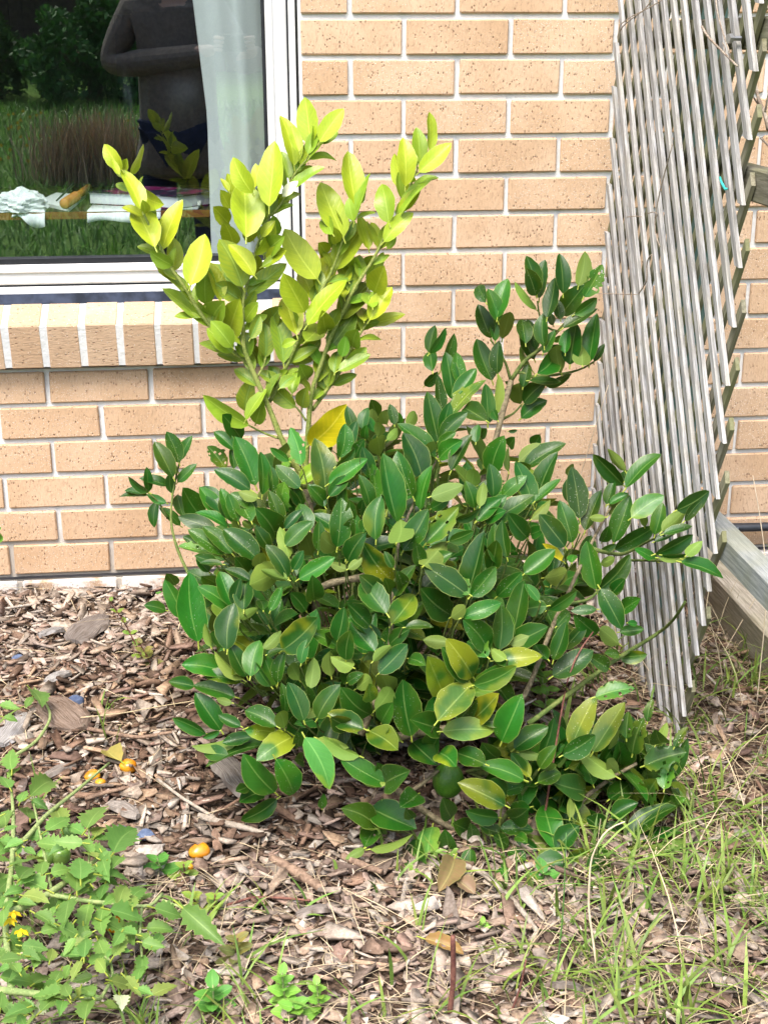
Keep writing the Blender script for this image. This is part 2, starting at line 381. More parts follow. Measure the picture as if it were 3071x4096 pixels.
# mortar behind the bricks, left open for the window
mo = MB()
def mbox(x0, x1, z0, z1): mo.box(((x0+x1)/2, .058, (z0+z1)/2), (x1-x0, .099, z1-z0))
zs_b = ZJ0-SILL_J*PITCHZ
mbox(-3.15, 3.2, .02, zs_b); mbox(WX1+.006, 3.2, zs_b, W_TOP); mbox(-3.15, WX0-.003, zs_b, W_TOP); mbox(-3.15, 3.2, W_TOP, ZJ0+15*PITCHZ)
mo.box((0, .047, -.02), (6.2, .099, .10)); mo.build('mortar', M_MORTAR, house)

# ---- sloping sill of bricks on edge
YF = .030                                    # front of the window frame
zf_nav0, zf_nav1 = at_y(600, 1197, YF)[2], at_y(600, 1168, YF)[2]
front_top = at_y(100, 1306, -.050); front_bot = at_y(100, 1478, -.034)
zt, zb = front_top[2], max(front_bot[2], zs_b+.004)
yb_, zbk = .085, zf_nav0+.004+(.085-YF)*.35
prof = [(-.034, zb), (-.050, zt), (yb_, zbk), (yb_, zb+.02)]
x = WX1+.004; k = 0
sm = MB()
while x > WX0-.05:
    x0 = x-.0735; dz = random.uniform(-.0025, .002); dy = random.uniform(-.003, .003)
    m = MB(); m.prism([(a+dy, b+dz) for a, b in prof], x0, x, axis=0)
    o = m.build('sill_brick', M_SILL, house, bevel=.003); x = x0-.0125
m = MB(); m.prism([(a+.0025 if i < 2 else a, b-.0020 if i in (1, 2) else b+.004) for i, (a, b) in enumerate(prof)], WX0-.05, WX1+.001, axis=0); m.build('sill_mortar', M_MORTAR, house)

# ---- window: outer frame, sash, gasket, pane
M_WHITE = simple('white aluminium', (.70, .69, .67), .35, .5, .02)
M_WGREY = simple('grey window edge', (.55, .55, .54), .4, .5, .03)
M_GASK = simple('black gasket', (.012, .013, .016), .5, .3)
M_NAVY = simple('dark flashing strip', (.035, .045, .075), .45, .4, .5, 30)
def Xw(u, y=YF): return at_y(u, 500, y)[0]
def Zw(v, y=YF): return at_y(600, v, y)[2]
def Lbar(name, mat, xo, xi, zo, zi, y0, y1, parent, top=None, bevel=.0015):
    """frame right jamb + bottom rail + left jamb + head as one ring with mitred corners"""
    xl0, xl1 = WX0+(WX1-xo), WX0+(WX1-xi); zt0, zt1 = W_TOP-(zo-zf_nav1), W_TOP-(zi-zf_nav1)
    O = [(xl0, zo), (xo, zo), (xo, zt0), (xl0, zt0)]; I = [(xl1, zi), (xi, zi), (xi, zt1), (xl1, zt1)]
    V = [(a, y, b) for y in (y0, y1) for ring in (O, I) for a, b in ring]; F = []
    for k in range(4):
        j = (k+1) % 4; F += [(k, j, 4+j, 4+k), (8+k, 12+k, 12+j, 8+j), (k, 8+k, 8+j, j), (4+k, 4+j, 12+j, 12+k)]
    m = MB(); m.add(V, F); return m.build(name, mat, parent, bevel=bevel)
win = Lbar('window', M_WHITE, WX1, Xw(1163), zf_nav1, Zw(1139), YF, YF+.07, house)
tag(win, 'white aluminium framed window')
def sub(o): return o
Lbar('frame_joint', M_GASK, Xw(1165), Xw(1151), Zw(1141), Zw(1123), YF+.006, YF+.06, win, bevel=0)
Lbar('sash', M_WHITE, Xw(1155), Xw(1072), Zw(1131), Zw(1052), YF+.002, YF+.055, win, bevel=.004)
Lbar('sash_edge', M_WHITE, Xw(1102), Xw(1074), Zw(1084), Zw(1054), YF-.004, YF+.03, win, bevel=.003)
Lbar('gasket', M_GASK, Xw(1075), Xw(1058), Zw(1055), Zw(1030), YF+.010, YF+.05, win, bevel=0)
MB().box(((WX0+WX1)/2, YF+.012, (zf_nav0+zf_nav1)/2-.002), (WX1-WX0-.02, .03, zf_nav1-zf_nav0+.006)).build('flashing', M_NAVY, win)
def mat_glass():
    t = NT('window glass'); t.t.nodes.remove(t.b)
    tr = t.n('ShaderNodeBsdfTransparent'); tr.inputs[0].default_value = (.80, .86, .86, 1)
    gl = t.n('ShaderNodeBsdfGlossy'); gl.inputs['Roughness'].default_value = .006; gl.inputs['Color'].default_value = (.95, 1, 1, 1)
    ge = t.n('ShaderNodeNewGeometry'); dt = t.n('ShaderNodeVectorMath', operation='DOT_PRODUCT'); t.l(ge.outputs['Incoming'], dt.inputs[0]); t.l(ge.outputs['Normal'], dt.inputs[1])
    ca = t.math('ABSOLUTE', dt.outputs['Value']); fac = t.math('ADD', .20, t.math('MULTIPLY', .80, t.math('POWER', t.math('SUBTRACT', 1.0, ca), 5.0)))
    ms = t.n('ShaderNodeMixShader'); t.l(fac, ms.inputs[0]); t.l(tr.outputs[0], ms.inputs[1]); t.l(gl.outputs[0], ms.inputs[2]); t.l(ms.outputs[0], t.out.inputs[0]); return t.m
YG = YF+.03
gz0, gz1, gx0, gx1 = Zw(1040), W_TOP-.05, WX0+.05, Xw(1066)
g = MB(); g.add([(gx0, YG, gz0), (gx1, YG, gz0), (gx1, YG, gz1), (gx0, YG, gz1)], [(0, 1, 2, 3)]); g.open = True
g.build('pane', mat_glass(), win)
# eaves and roof over the wall (above the picture, they keep the room closed)
rz = ZJ0+15*PITCHZ
ev = MB(); ev.box((0, .55, rz+.02), (6.6, 1.5, .04)); ev.build('eaves', simple('white eaves board', (.7, .7, .68)), house)
rf = MB(); rf.add([(-3.4, -.32, rz+.05), (3.4, -.32, rz+.05), (3.4, 3.4, rz+1.3), (-3.4, 3.4, rz+1.3), (-3.4, -.32, rz+.09), (3.4, -.32, rz+.09), (3.4, 3.4, rz+1.36), (-3.4, 3.4, rz+1.36)],
    [(0, 1, 2, 3), (4, 7, 6, 5), (0, 4, 5, 1), (1, 5, 6, 2), (2, 6, 7, 3), (3, 7, 4, 0)]); rf.build('roof', simple('brown roof tiles', (.16, .09, .06)), house)
# room behind the window
M_ROOM = simple('dim room paint', (.20, .18, .16), .8, .2); M_CARP = simple('dark carpet', (.10, .09, .085), .9, .1)
rm = MB(); rx0, rx1, ry0, ry1, rz0, rz1 = -3.0, 1.2, .115, 3.3, .03, rz-.02
rm.add([(rx0, ry0, rz0), (rx1, ry0, rz0), (rx1, ry1, rz0), (rx0, ry1, rz0), (rx0, ry0, rz1), (rx1, ry0, rz1), (rx1, ry1, rz1), (rx0, ry1, rz1)],
    [(3, 2, 6, 7), (0, 3, 7, 4), (1, 5, 6, 2), (4, 7, 6, 5)]); rm.build('room_wall', M_ROOM, house)
fl = MB(); fl.box(((rx0+rx1)/2, (ry0+ry1)/2, rz0-.01), (rx1-rx0, ry1-ry0, .02)); fl.build('room_floor', M_CARP, house)

# ================================================================== LATTICE TRELLIS (plane X = TX, at right angles to the wall)
TX = .4285; SL = 1.66; PV = .100; Y_FAR, Y_NEAR = -.205, -.995; TZ0, TZ1 = .012, 1.78
trel = tag(empty('lattice_trellis', (TX, -.6, 0)), 'weathered grey diamond lattice trellis standing beside the lemon bush', 'trellis')
def slat(c, sgn, xc, mat):
    pts = []
    # line z = c + sgn*SL*(y - Y_FAR)
    ya, yb = Y_FAR, Y_NEAR
    for _ in range(5):                          # the near edge leans in towards its foot
        ze = c+sgn*SL*(yb-Y_FAR); yb = -.995+.105*min(1, max(0, (.42-ze)/.42))
    y_lo = Y_FAR+(TZ0-c)/(sgn*SL); y_hi = Y_FAR+(TZ1-c)/(sgn*SL)
    lo, hi = min(y_lo, y_hi), max(y_lo, y_hi)
    y0, y1 = max(yb, lo), min(ya, hi)
    if y1-y0 < .05: return
    e = .018+random.uniform(0, .008)+(.028 if sgn < 0 else 0)
    if y0 > yb+1e-6: e0 = 0
    else: e0 = e
    e1 = e if y1 >= ya-1e-6 else 0
    y0 -= e0*.52; y1 += e1*.52
    A = np.array([xc, y0, c+sgn*SL*(y0-Y_FAR)]); B = np.array([xc, y1, c+sgn*SL*(y1-Y_FAR)])
    A[1] += random.uniform(-.006, .006); B[1] += random.uniform(-.006, .006)
    d = nrm(B-A); L = np.linalg.norm(B-A); w, th = random.uniform(.0150, .0190), random.uniform(.0070, .0082)
    m = MB(); n = 7; V = []
    bow = random.uniform(-.003, .003)
    for i in range(n):
        s = i/(n-1)*L; by = bow*math.sin(math.pi*i/(n-1))
        cut = .006 if i in (0, n-1) else 0
        for a, b in ((-1, -1), (1, -1), (1, 1), (-1, 1)):
            V.append((s+(cut*b if i == 0 else (cut*b if i == n-1 else 0)), a*th/2+by*.6, b*w/2+by))
    F = [(i*4+k, i*4+(k+1) % 4, i*4+4+(k+1) % 4, i*4+4+k) for i in range(n-1) for k in range(4)]+[(3, 2, 1, 0), tuple((n-1)*4+k for k in range(4))]
    m.add(V, F); me = m.mesh('slat'); me.materials.append(mat)
    o = bpy.data.objects.new('slat', me); COL.objects.link(o)
    X = Vector(d); Yv = Vector((1, 0, 0)); Z = X.cross(Yv)
    mm = Matrix.Identity(4)
    for i in range(3): mm[i][0] = X[i]; mm[i][1] = Yv[i]; mm[i][2] = Z[i]; mm[i][3] = A[i]-trel.location[i]
    o.parent = trel; o.matrix_local = mm
c = .10
cs = np.arange(.066, 3.2, PV)
for c in cs: slat(c+random.uniform(-.005, .005), 1, TX+random.uniform(-.001, .001), M_SLAT)
for c in np.arange(-1.28, 1.75, PV): slat(c+random.uniform(-.005, .005), -1, TX+.0092+random.uniform(-.001, .001), M_SLATB)
# three screws and the scrap of turquoise twine
tw = [at_x(2700+q[0]/2.765, 600+q[1]/2.765, TX-.010) for q in ((490, 300), (505, 350), (530, 400), (550, 435), (568, 430))]
MB().tube(tw, [.002, .0025, .002], 5).build('twine', simple('turquoise twine', (.03, .36, .33), .6), trel, smooth=True)
bolt = at_x(2200+1245/1.7015, 262/1.7015, TX-.012)
MB().tube([bolt+[0.012, 0, 0], bolt+[-.004, -.002, 0]], .004, 6).tube([bolt+[-.004, -.002, 0], bolt+[-.010, -.003, 0]], .008, 6).build('bolt', simple('zinc bolt', (.45, .46, .46), .35, .6, metal=.8), trel)

# ---- timber frame that carries the trellis
fr = tag(empty('timber_frame', (.475, -.7, 0)), 'mossy timber rail frame behind the lattice trellis', 'fence frame')
RX = TX+.0145
def rail(zt, h, d, y0, y1, mat, nm='rail'):
    m = MB(); m.box((RX+d/2, (y0+y1)/2, zt-h/2), (d, y1-y0, h)); return m.build(nm, mat, fr, bevel=.003)
rail(1.318, .050, .036, -2.3, -.42, M_RAIL); rail(1.089, .052, .036, -2.3, -.42, M_RAIL); rail(.464, .050, .042, -2.3, -.42, M_RAILG)
m = MB(); m.box((RX+.044+.036, -.47, .90), (.066, .085, 1.80)); m.build('post', M_POST, fr, bevel=.004)
m = MB(); m.box((RX+.044+.036, -2.25, .70), (.066, .085, 1.40)); m.build('post', M_POST, fr, bevel=.004)
# sleeper edging on the ground
m = MB(); m.box((.72, -1.0, .044), (.055, 2.2, .115)); sl = m.build('edging_sleeper', mat_wood('bleached sleeper', (.26, .23, .18), (.50, .46, .38), moss=.2, stretch=(1, .06, 1)), None, bevel=.004)
tag(sl, 'bleached timber sleeper lying on the ground below the trellis rail', 'sleeper')

# ---- black irrigation pipe along the wall foot
pz = at_y(2950, 2109, -.028)[2]
pp = tag(empty('water_pipe', (.9, -.028, 0)), 'black plastic water pipe running along the wall foot', 'pipe')
M_PIPE = simple('black poly pipe', (.025, .028, .034), .4, .45, .3)
MB().tube([(.50+.1*i, -.028+.002*math.sin(i*1.3), pz+.002*math.sin(i*.9)) for i in range(28)], .0115, 12).build('pipe', M_PIPE, pp, smooth=True)
cx_ = at_y(2700+525/2.2129, 2120, -.028)[0]
MB().tube([(cx_, -.040, pz+.004), (cx_+.001, -.043, pz-.016), (cx_+.004, -.040, pz-.045), (cx_+.003, -.03, -.01)], .0042, 6).build('clip', simple('blue grey clip', (.11, .13, .15), .5), pp, smooth=True)
# ================================================================== LEMON BUSH
# one record per leaf read off the photograph: base x,y  tip x,y  width (tile pixels) and a kind letter
#  y bright yellow-green, v chlorotic with green veins, g mid green shoot leaf, Y yellow, w bleached,
#  d dark green, L leaf showing its paler underside, P dark with yellow patches, p pale, partly gloss highlight painted into the colour, c chewed
def rec(s, ox, oy, sc, default):
    out = []
    for e in s.split(';'):
        e = e.split()
        if len(e) < 5: continue
        k = e[5] if len(e) > 5 else default
        b = [float(q) for q in e[:5]]
        out.append((ox+b[0]/sc, oy+b[1]/sc, ox+b[2]/sc, oy+b[3]/sc, b[4]/sc, k))
    return out
S6, S7, S8 = 2.7633, 2.3686, 2.0725
T1 = rec("240 905 60 640 150;265 915 300 790 90;340 960 475 640 80;215 960 140 800 70;455 1340 235 920 170;400 1340 240 1010 80;480 1200 700 1290 190;500 1390 470 1250 100;605 1757 400 1355 260;700 1777 905 1265 200;665 1752 690 1460 60;"
  "1460 1190 1410 960 120;1430 1150 1335 1010 60;1420 1500 1260 1325 170;1440 1330 1335 1140 130;1450 1650 1390 1500 130", 400, 350, S6, 'y')
T4 = rec("385 580 150 440 150 g;400 640 400 290 170;410 740 190 520 130;590 790 740 265 270;755 1000 760 600 210 g;570 970 250 680 110 g;790 1260 300 860 170 g;850 1190 960 985 260 g;1010 1340 1130 970 280 y;1040 1480 820 1210 190 g;1040 1540 780 1290 190 g;1090 1580 700 1450 120 v;1160 1640 890 1570 100 v;1190 1600 1080 1480 70 g;910 970 770 560 150;1130 960 870 790 180 v;1160 890 780 590 200 v;1160 810 915 320 280 v;1225 900 1630 580 190 v;1285 690 1020 370 180 y;1285 690 1330 480 160 y;1060 360 960 120 180;985 110 855 -30 160;1280 300 1180 100 180 y;1310 460 1510 130 110;1450 420 1620 270 200 g;1430 530 1640 420 150;1380 600 1600 490 90 g;1400 480 1420 300 110 g;1200 1050 1300 870 110 v;1190 1200 1330 1000 140 g;1430 1290 1590 1045 200 v;1250 1390 1350 1150 120 v;1300 1470 1200 1330 100 g;1415 1590 1395 1235 170 v;1610 1650 1500 1155 210 v;1360 1660 1210 1460 130 v;1440 1660 1380 1570 90 g", 550, 850, S6, 'y')
T2 = rec("235 1640 210 1070 340;945 610 885 130 220;1055 590 1300 250 190;920 730 1030 470 120 g;940 770 1140 550 60 g;760 850 615 335 190;820 700 735 430 120;770 880 890 480 90 g;710 1000 630 720 150 g;490 1300 545 625 260;300 1160 100 790 200;330 1100 340 850 100;380 1080 430 830 130;370 1250 380 1080 120;700 1180 1085 895 90 g;640 1200 800 1040 100 w;450 1440 700 1180 120 y;480 1320 630 1180 150;390 1400 460 1310 110;1450 1320 1360 735 230;1430 1470 1600 970 120 g;1420 1470 1370 1230 110 g;1300 1640 1065 1075 270;1190 1620 1090 1440 150 g;560 1640 530 1420 130 g;410 1650 550 1480 100", 900, 350, S6, 'y')
T3 = rec("1150 540 1150 150 110;1040 690 1010 320 160 g;1050 790 1380 490 180;885 940 860 440 190;850 980 770 610 130;990 720 980 590 60;960 910 960 840 60;885 1070 980 930 110;830 1290 1200 870 100 g;820 1230 1040 980 130;705 1350 630 950 210 g;660 1560 960 1260 170;600 1540 510 1360 100;690 1640 780 1510 80 g;600 1640 740 1360 150 g;480 1640 370 1280 130", 1300, 400, S6, 'y')
T5 = rec("595 720 260 205 300;630 860 810 440 220;815 620 1150 125 250;860 400 740 160 170 g;810 340 790 170 120;700 470 620 340 150;460 1090 240 690 250;580 970 440 660 200;375 1340 250 960 230;510 1230 910 770 190;700 1310 660 1090 190;1010 740 1040 500 230 g;950 760 860 580 130;900 940 800 720 200;860 1180 1160 800 250 G;1140 640 1240 480 130 g;1150 740 1330 450 120 g;1240 880 1340 600 230;1215 1050 1180 880 170 g;1190 1180 1420 840 190;1190 1240 1560 1130 130;1120 1200 1090 1060 120;1000 1280 1280 1210 120 g;1000 1480 1050 1300 190 g;740 1500 1020 1110 230 G;730 1290 840 1070 130 G;880 1590 920 1370 120 G;480 1420 640 1260 210 g;370 1420 220 1480 90 g;300 1650 630 1400 180 v;330 1650 590 1500 110 v;700 1660 640 1540 120 v;870 1660 800 1550 130 v;930 1650 1140 1500 130 v;960 1660 1180 1570 100 v", 1050, 850, S6, 'y')
T6y = rec("455 825 50 560 160 g;430 690 500 400 160 v;440 775 625 500 90 g;530 810 590 600 140 g;900 655 640 410 150 v;760 480 895 370 100 v;875 530 930 330 110 g;750 410 560 330 100 v;770 350 650 290 70 v;770 350 830 310 60 g;1020 390 950 260 160 g;970 660 1010 480 130 v;1180 480 1150 160 140 v;1210 460 1240 200 110 v;1275 330 1300 140 110 v;1320 310 1600 170 110 v;1390 220 1570 110 110 v;1045 1010 1370 650 270 Y;950 1380 1175 1200 130 g", 800, 1350, S7, 'v')
T6d = rec("330 1060 140 900 120;390 960 220 740 170;520 1390 340 960 210;240 1240 80 1040 130 c;320 1240 290 1060 80;470 1440 150 1260 150;590 1480 570 1100 120;545 1520 370 1460 100 L;680 1470 660 1220 90;960 1200 860 870 140 c;840 1170 670 1050 80;940 1420 730 1220 140;960 1600 860 1390 120;1190 1500 1090 980 230 p;1230 1380 1570 1160 150;1290 1220 1460 1060 80;1330 1130 1370 830 150;1400 1060 1480 800 110;1470 1140 1550 970 110;1230 1500 1410 1310 120;1180 1600 1030 1400 130;760 1650 800 1380 180 c;920 1650 850 1450 120;230 1650 10 1430 160;280 1640 210 1450 120;540 1600 300 1480 120", 800, 1350, S7, 'd')
# tall shoot against the wall
T7a = rec("600 790 520 540 120;600 760 680 460 140;500 640 440 510 100;540 930 440 670 130;600 900 490 720 90;640 940 700 730 130 L;580 960 560 800 70;550 1280 430 960 150;600 1230 610 970 110;915 580 840 370 130;920 560 840 270 120;945 600 990 300 120;920 700 750 480 60 L;1010 760 1070 450 120;1140 560 1110 250 120;1270 500 1320 230 120 L;1320 590 1460 340 120 c;1130 740 1310 510 160;1240 740 1415 610 100;1150 850 1415 700 90;1060 830 1040 740 60;1120 780 1090 620 90;920 1030 850 790 90;830 980 800 790 120;985 1000 980 740 110;900 1110 790 900 100;890 1210 800 1000 50 L;980 1060 1070 880 80;1060 960 1140 930 50;1125 1220 1090 1010 150 L;1200 1150 1250 830 160;1160 1060 1180 870 90;1300 1160 1270 980 130 L;1360 1130 1420 750 140;1400 1130 1480 990 60;930 1230 1050 1080 150;1010 1050 1110 1000 60;810 1340 850 1160 90;790 1480 770 1320 160 L;820 1470 990 1310 130;800 1600 1000 1460 120;870 1290 1110 1300 60;1000 1330 1200 1240 70;720 1340 660 1300 50", 1700, 900, S8, 'd')
T7b = rec("520 1640 500 1330 110;530 1620 600 1250 70 L;190 1610 490 1300 110 c;500 1620 330 1520 150;600 1620 560 1540 70;230 1440 170 1070 140;300 1320 260 1065 110;240 1460 415 1200 120;130 1200 235 910 90;30 1050 80 840 90;40 1060 165 860 70;60 1210 40 1050 110;0 1330 100 1220 80;140 1540 110 1260 90;110 1800 20 1400 160;140 1730 200 1480 110;130 1770 340 1560 120;110 1860 250 1720 80;420 1800 440 1660 80;460 1760 510 1690 80;120 1930 300 1790 130;220 2030 380 1750 110;60 1990 40 1810 130 L;550 2060 650 1760 170;690 2040 690 1850 50 L;780 1960 960 1820 110 L;830 2010 1150 1820 130;890 1830 950 1740 100;690 1830 740 1760 90;690 1710 760 1700 30;840 2060 760 1970 110;1220 2060 1180 2010 90 L", 1700, 900, S8, 'd')
# thin shoot beside the sill
T8a = rec("500 530 355 255 130;550 410 455 170 120;565 390 660 200 80;520 505 495 405 95 L;545 575 695 430 80;490 665 475 520 80;300 655 285 460 70;470 610 235 550 75;300 660 140 535 60;295 665 110 650 60;290 690 70 700 55;445 750 295 680 65;370 740 350 945 80;560 935 395 795 80;590 860 540 690 110", 450, 1650, S8, 'd')
T8b = rec("740 870 590 635 170;930 910 730 630 140;940 870 930 640 80;990 900 900 640 110;1040 900 960 680 100;950 950 700 835 80;850 970 560 870 120;920 1170 640 980 130;985 1165 760 955 130;1200 1210 930 980 180;870 1170 560 1110 80 c;720 1110 590 1030 70;860 1240 690 1190 90;800 1320 700 1200 80;910 1260 730 1250 50;1150 900 1070 740 140;1170 940 1080 910 60 L;1050 990 1020 880 70 L;1420 930 1410 590 200 c;1400 920 1300 660 110;1430 960 1570 810 80;1350 1030 1190 800 190;1300 1120 1190 950 110;1440 1100 1650 910 130;1460 1200 1390 960 110 L;1650 1180 1590 1010 150 L;1500 1300 1580 1150 90;1450 1360 1280 1110 130;1230 1300 1230 1170 110 L;1390 1290 1150 1420 200 L;1450 1385 1240 1310 80 L;1140 1390 940 1300 80;1110 1340 1020 1210 150;990 1600 890 1330 150;1010 1590 1060 1380 100;1000 1640 720 1450 130;711 1886 640 1350 220;590 1703 440 1400 130;650 1680 620 1550 60;440 1640 270 1600 90;520 1430 450 1340 100;1090 1630 1110 1380 150;860 1420 740 1360 120;1310 1640 1400 1450 80;1200 1650 1170 1530 80;1250 1640 1220 1560 90;1600 1640 1480 1500 120", 450, 1650, S8, 'd')
T9 = rec("460 290 390 60 90;520 240 560 70 90;620 260 540 130 70;640 130 590 0 110;600 210 600 80 80 L;640 300 650 190 90 L;660 460 640 320 140 L;720 330 800 240 70 L;780 200 745 40 80;830 200 800 100 60;720 200 680 100 90 L;540 320 550 210 70;880 210 950 100 90 L;1115 470 820 210 120;1010 650 860 290 190;930 790 810 440 160;1000 690 960 650 90 L;800 1000 690 470 170;720 900 695 450 60 L;580 900 490 630 110;620 830 600 540 100;590 640 520 400 120;630 1150 670 810 160 P;800 1180 830 1000 190 L;860 1240 1050 920 180;980 1140 1170 1030 110 P;1050 1180 1300 900 150 c;1030 1370 1200 1180 190 L;1060 1370 1250 1270 110;1000 1370 960 1190 110;770 1500 530 1190 210 P;770 1390 700 1260 70;790 1620 950 1380 110;740 1600 700 1480 120;850 1560 800 1420 110;120 1650 100 1460 150;0 1480 275 1310 130;150 1250 160 1010 100;310 1230 180 1120 150 L;310 1210 340 830 180;380 1320 390 1150 60 L;410 1150 440 980 110;400 1330 540 1110 150;390 1400 250 1350 70 L;400 1400 510 1310 70 L;360 900 370 730 90;430 1000 410 840 90;210 860 80 720 110;80 1080 0 870 130;60 1090 100 1000 80;500 950 520 830 80;520 1100 560 1000 100;1000 900 1090 560 110;1090 900 1240 800 100;1090 800 1340 710 130 L;1440 890 1370 680 110;1490 880 1520 690 80 L;1600 800 1570 540 120;1420 720 1440 580 110 L;1290 990 1480 900 70;1470 1000 1658 820 130;1540 1010 1700 920 110;1240 1170 1430 1090 100;1390 1610 1520 1110 160;1380 1600 1400 1290 130;1380 1610 1040 1380 190;1400 1610 1240 1500 130 c;1420 1620 1610 1390 150;1400 1640 1580 1520 110 c;690 1640 500 1460 150", 1200, 1600, S8, 'd')
T10 = rec("975 310 790 120 100;1005 330 1220 120 90;990 220 880 80 60 L;985 290 1000 220 50;690 530 640 210 130;730 610 830 360 100;680 620 580 510 60;620 430 640 260 60;920 690 1020 400 120;890 510 1020 390 60 L;890 440 1010 375 50;870 440 920 290 70;860 530 760 530 50 L;930 740 1175 600 110;1040 530 1240 390 120 p;840 690 880 590 70;820 760 930 710 45;1120 590 1100 500 50 L;1190 640 1240 440 90;1240 620 1385 490 90 L;1250 640 1430 590 55;1200 770 1430 650 90;1190 690 1320 640 45;1340 480 1540 360 110;1390 550 1495 420 60;1200 820 1060 740 60;1220 800 1420 790 40 L;1400 780 1500 690 70 L;1370 830 1630 930 85;1380 810 1560 830 50;1240 780 1400 770 40;800 1000 740 700 130;820 1005 1015 785 110;830 1010 965 1260 130;900 1040 990 940 80;590 720 430 520 130;640 690 560 430 120;410 430 540 110 120;380 440 270 170 120;400 420 560 280 60;180 390 335 260 90;80 570 375 390 120;20 540 200 390 100;340 660 220 510 120;370 640 460 600 80;375 540 490 420 60 L;210 790 180 560 90;140 830 130 580 100;100 880 140 690 110;580 820 450 710 50 Y;330 900 520 750 120;640 830 650 780 60;830 840 920 800 60 L;460 930 600 890 110 L;150 1050 300 900 110;420 1080 330 975 60;490 1140 665 1020 75;260 1270 320 960 130;470 1120 280 1160 110 c;160 1400 170 1120 130;250 1370 470 1260 140;230 1370 370 1310 70 L;50 1500 30 1330 100 c;130 1480 430 1450 120 P;200 1470 110 1400 70 L;0 1640 260 1520 120 P;520 1470 600 1230 100;590 1400 730 1240 80;540 1250 620 1160 80;800 1300 660 1180 110;520 1580 770 1420 140;480 1470 400 1380 90;950 1370 830 1270 100 L;880 1530 750 1450 90;960 1460 1130 1440 80 P;950 1440 860 1430 60;960 1290 1110 1270 70;970 1150 1090 1070 90;800 1140 640 1150 60;1010 1230 1070 1230 40;0 1170 170 1100 100;60 1380 20 1210 90;850 1650 1000 1640 40", 1900, 1750, 1.658, 'd')
T11 = rec("370 230 400 25 105 P;290 220 265 115 35 L;425 90 510 40 40 L;350 230 310 150 70;345 340 160 310 100;440 375 315 250 50 L;460 360 385 215 80;480 360 520 200 90;430 390 255 355 65 P;575 410 505 300 45;600 400 545 270 75;610 390 640 250 60;400 460 215 410 75;390 490 320 470 35 L;335 615 220 450 95;265 635 115 565 55;210 410 95 390 60;330 625 255 655 30;440 620 210 690 45 L;540 690 280 790 60;480 650 350 680 60;370 740 260 720 70;430 600 330 550 50;635 235 790 90 120 P;560 260 640 240 20;540 230 620 150 50 L;720 300 750 190 50;890 220 770 160 70;710 380 670 310 60 L;760 420 780 280 65 L;730 570 660 400 90;750 520 750 415 85;730 550 855 480 50 L;800 560 900 410 90;640 540 625 400 50;600 600 460 530 85;600 630 460 620 75 P;640 610 620 535 65 L;685 650 515 760 110 P;740 660 850 890 110 p;700 700 700 630 55;730 770 690 760 60;590 910 450 740 115;600 760 680 915 110;540 910 430 960 80;600 950 440 1045 75;530 880 440 800 70;460 890 410 910 50;820 990 825 925 40;800 660 940 700 55 L;860 560 960 600 80 P", 600, 2400, 1.19, 'd')
T12 = rec("290 180 180 35 110;265 300 120 200 55;235 360 125 230 100;210 240 110 140 80;320 230 420 100 100 P;310 330 400 260 70;260 465 385 335 90;230 410 310 340 40 L;385 250 510 250 40;400 400 475 430 60;100 400 120 270 80;45 330 0 280 70;60 310 90 160 80;130 440 30 390 70 L;30 480 20 370 60 L;150 540 215 490 65 L;300 570 270 480 90 L;110 510 180 470 50;600 190 460 70 120;660 200 830 135 75;600 200 665 150 60 L;770 350 660 220 110;790 360 800 240 35;850 330 830 150 100;700 480 580 310 120 P;770 390 680 320 80 c;870 410 790 350 60 L;680 500 560 350 100;580 320 470 310 60 L;560 560 490 395 125 P;690 560 900 430 100 P;410 760 370 510 130;215 660 80 540 110;220 600 210 520 70 P;240 640 310 540 80 L;270 700 320 610 80;180 730 20 660 90 P;215 745 340 830 110 P;540 690 690 525 135 p;540 730 410 690 110;565 745 795 740 105 p;540 760 490 830 90;420 800 530 900 110;540 850 620 910 100 P;700 690 820 570 105 P;750 700 860 685 55;840 790 930 580 120;640 690 720 600 100;760 900 630 850 90;820 870 750 800 80;160 860 0 770 60 L;360 790 300 740 60 L", 1300, 2300, 1.19, 'd')
T13 = rec("290 280 80 160 90;290 280 150 220 50 L;290 275 400 220 120;290 230 250 180 80;240 480 85 400 100;225 400 425 490 130;420 440 385 400 50;190 580 250 490 90;220 590 410 520 40 L;185 590 100 635 40 L;510 490 490 670 100 p;400 570 480 715 110;440 330 360 390 100;850 380 640 280 110 P;940 260 740 195 90;950 240 885 140 60 P;820 440 675 410 75;690 510 610 470 90;600 440 560 350 80;700 560 690 470 60;590 600 570 500 80;690 590 690 680 65;860 330 770 270 80;840 320 940 290 60;800 530 870 570 60;880 440 960 400 95;840 510 740 480 60;840 640 870 730 40;910 530 960 560 50", 1300, 2900, 1.19, 'd')
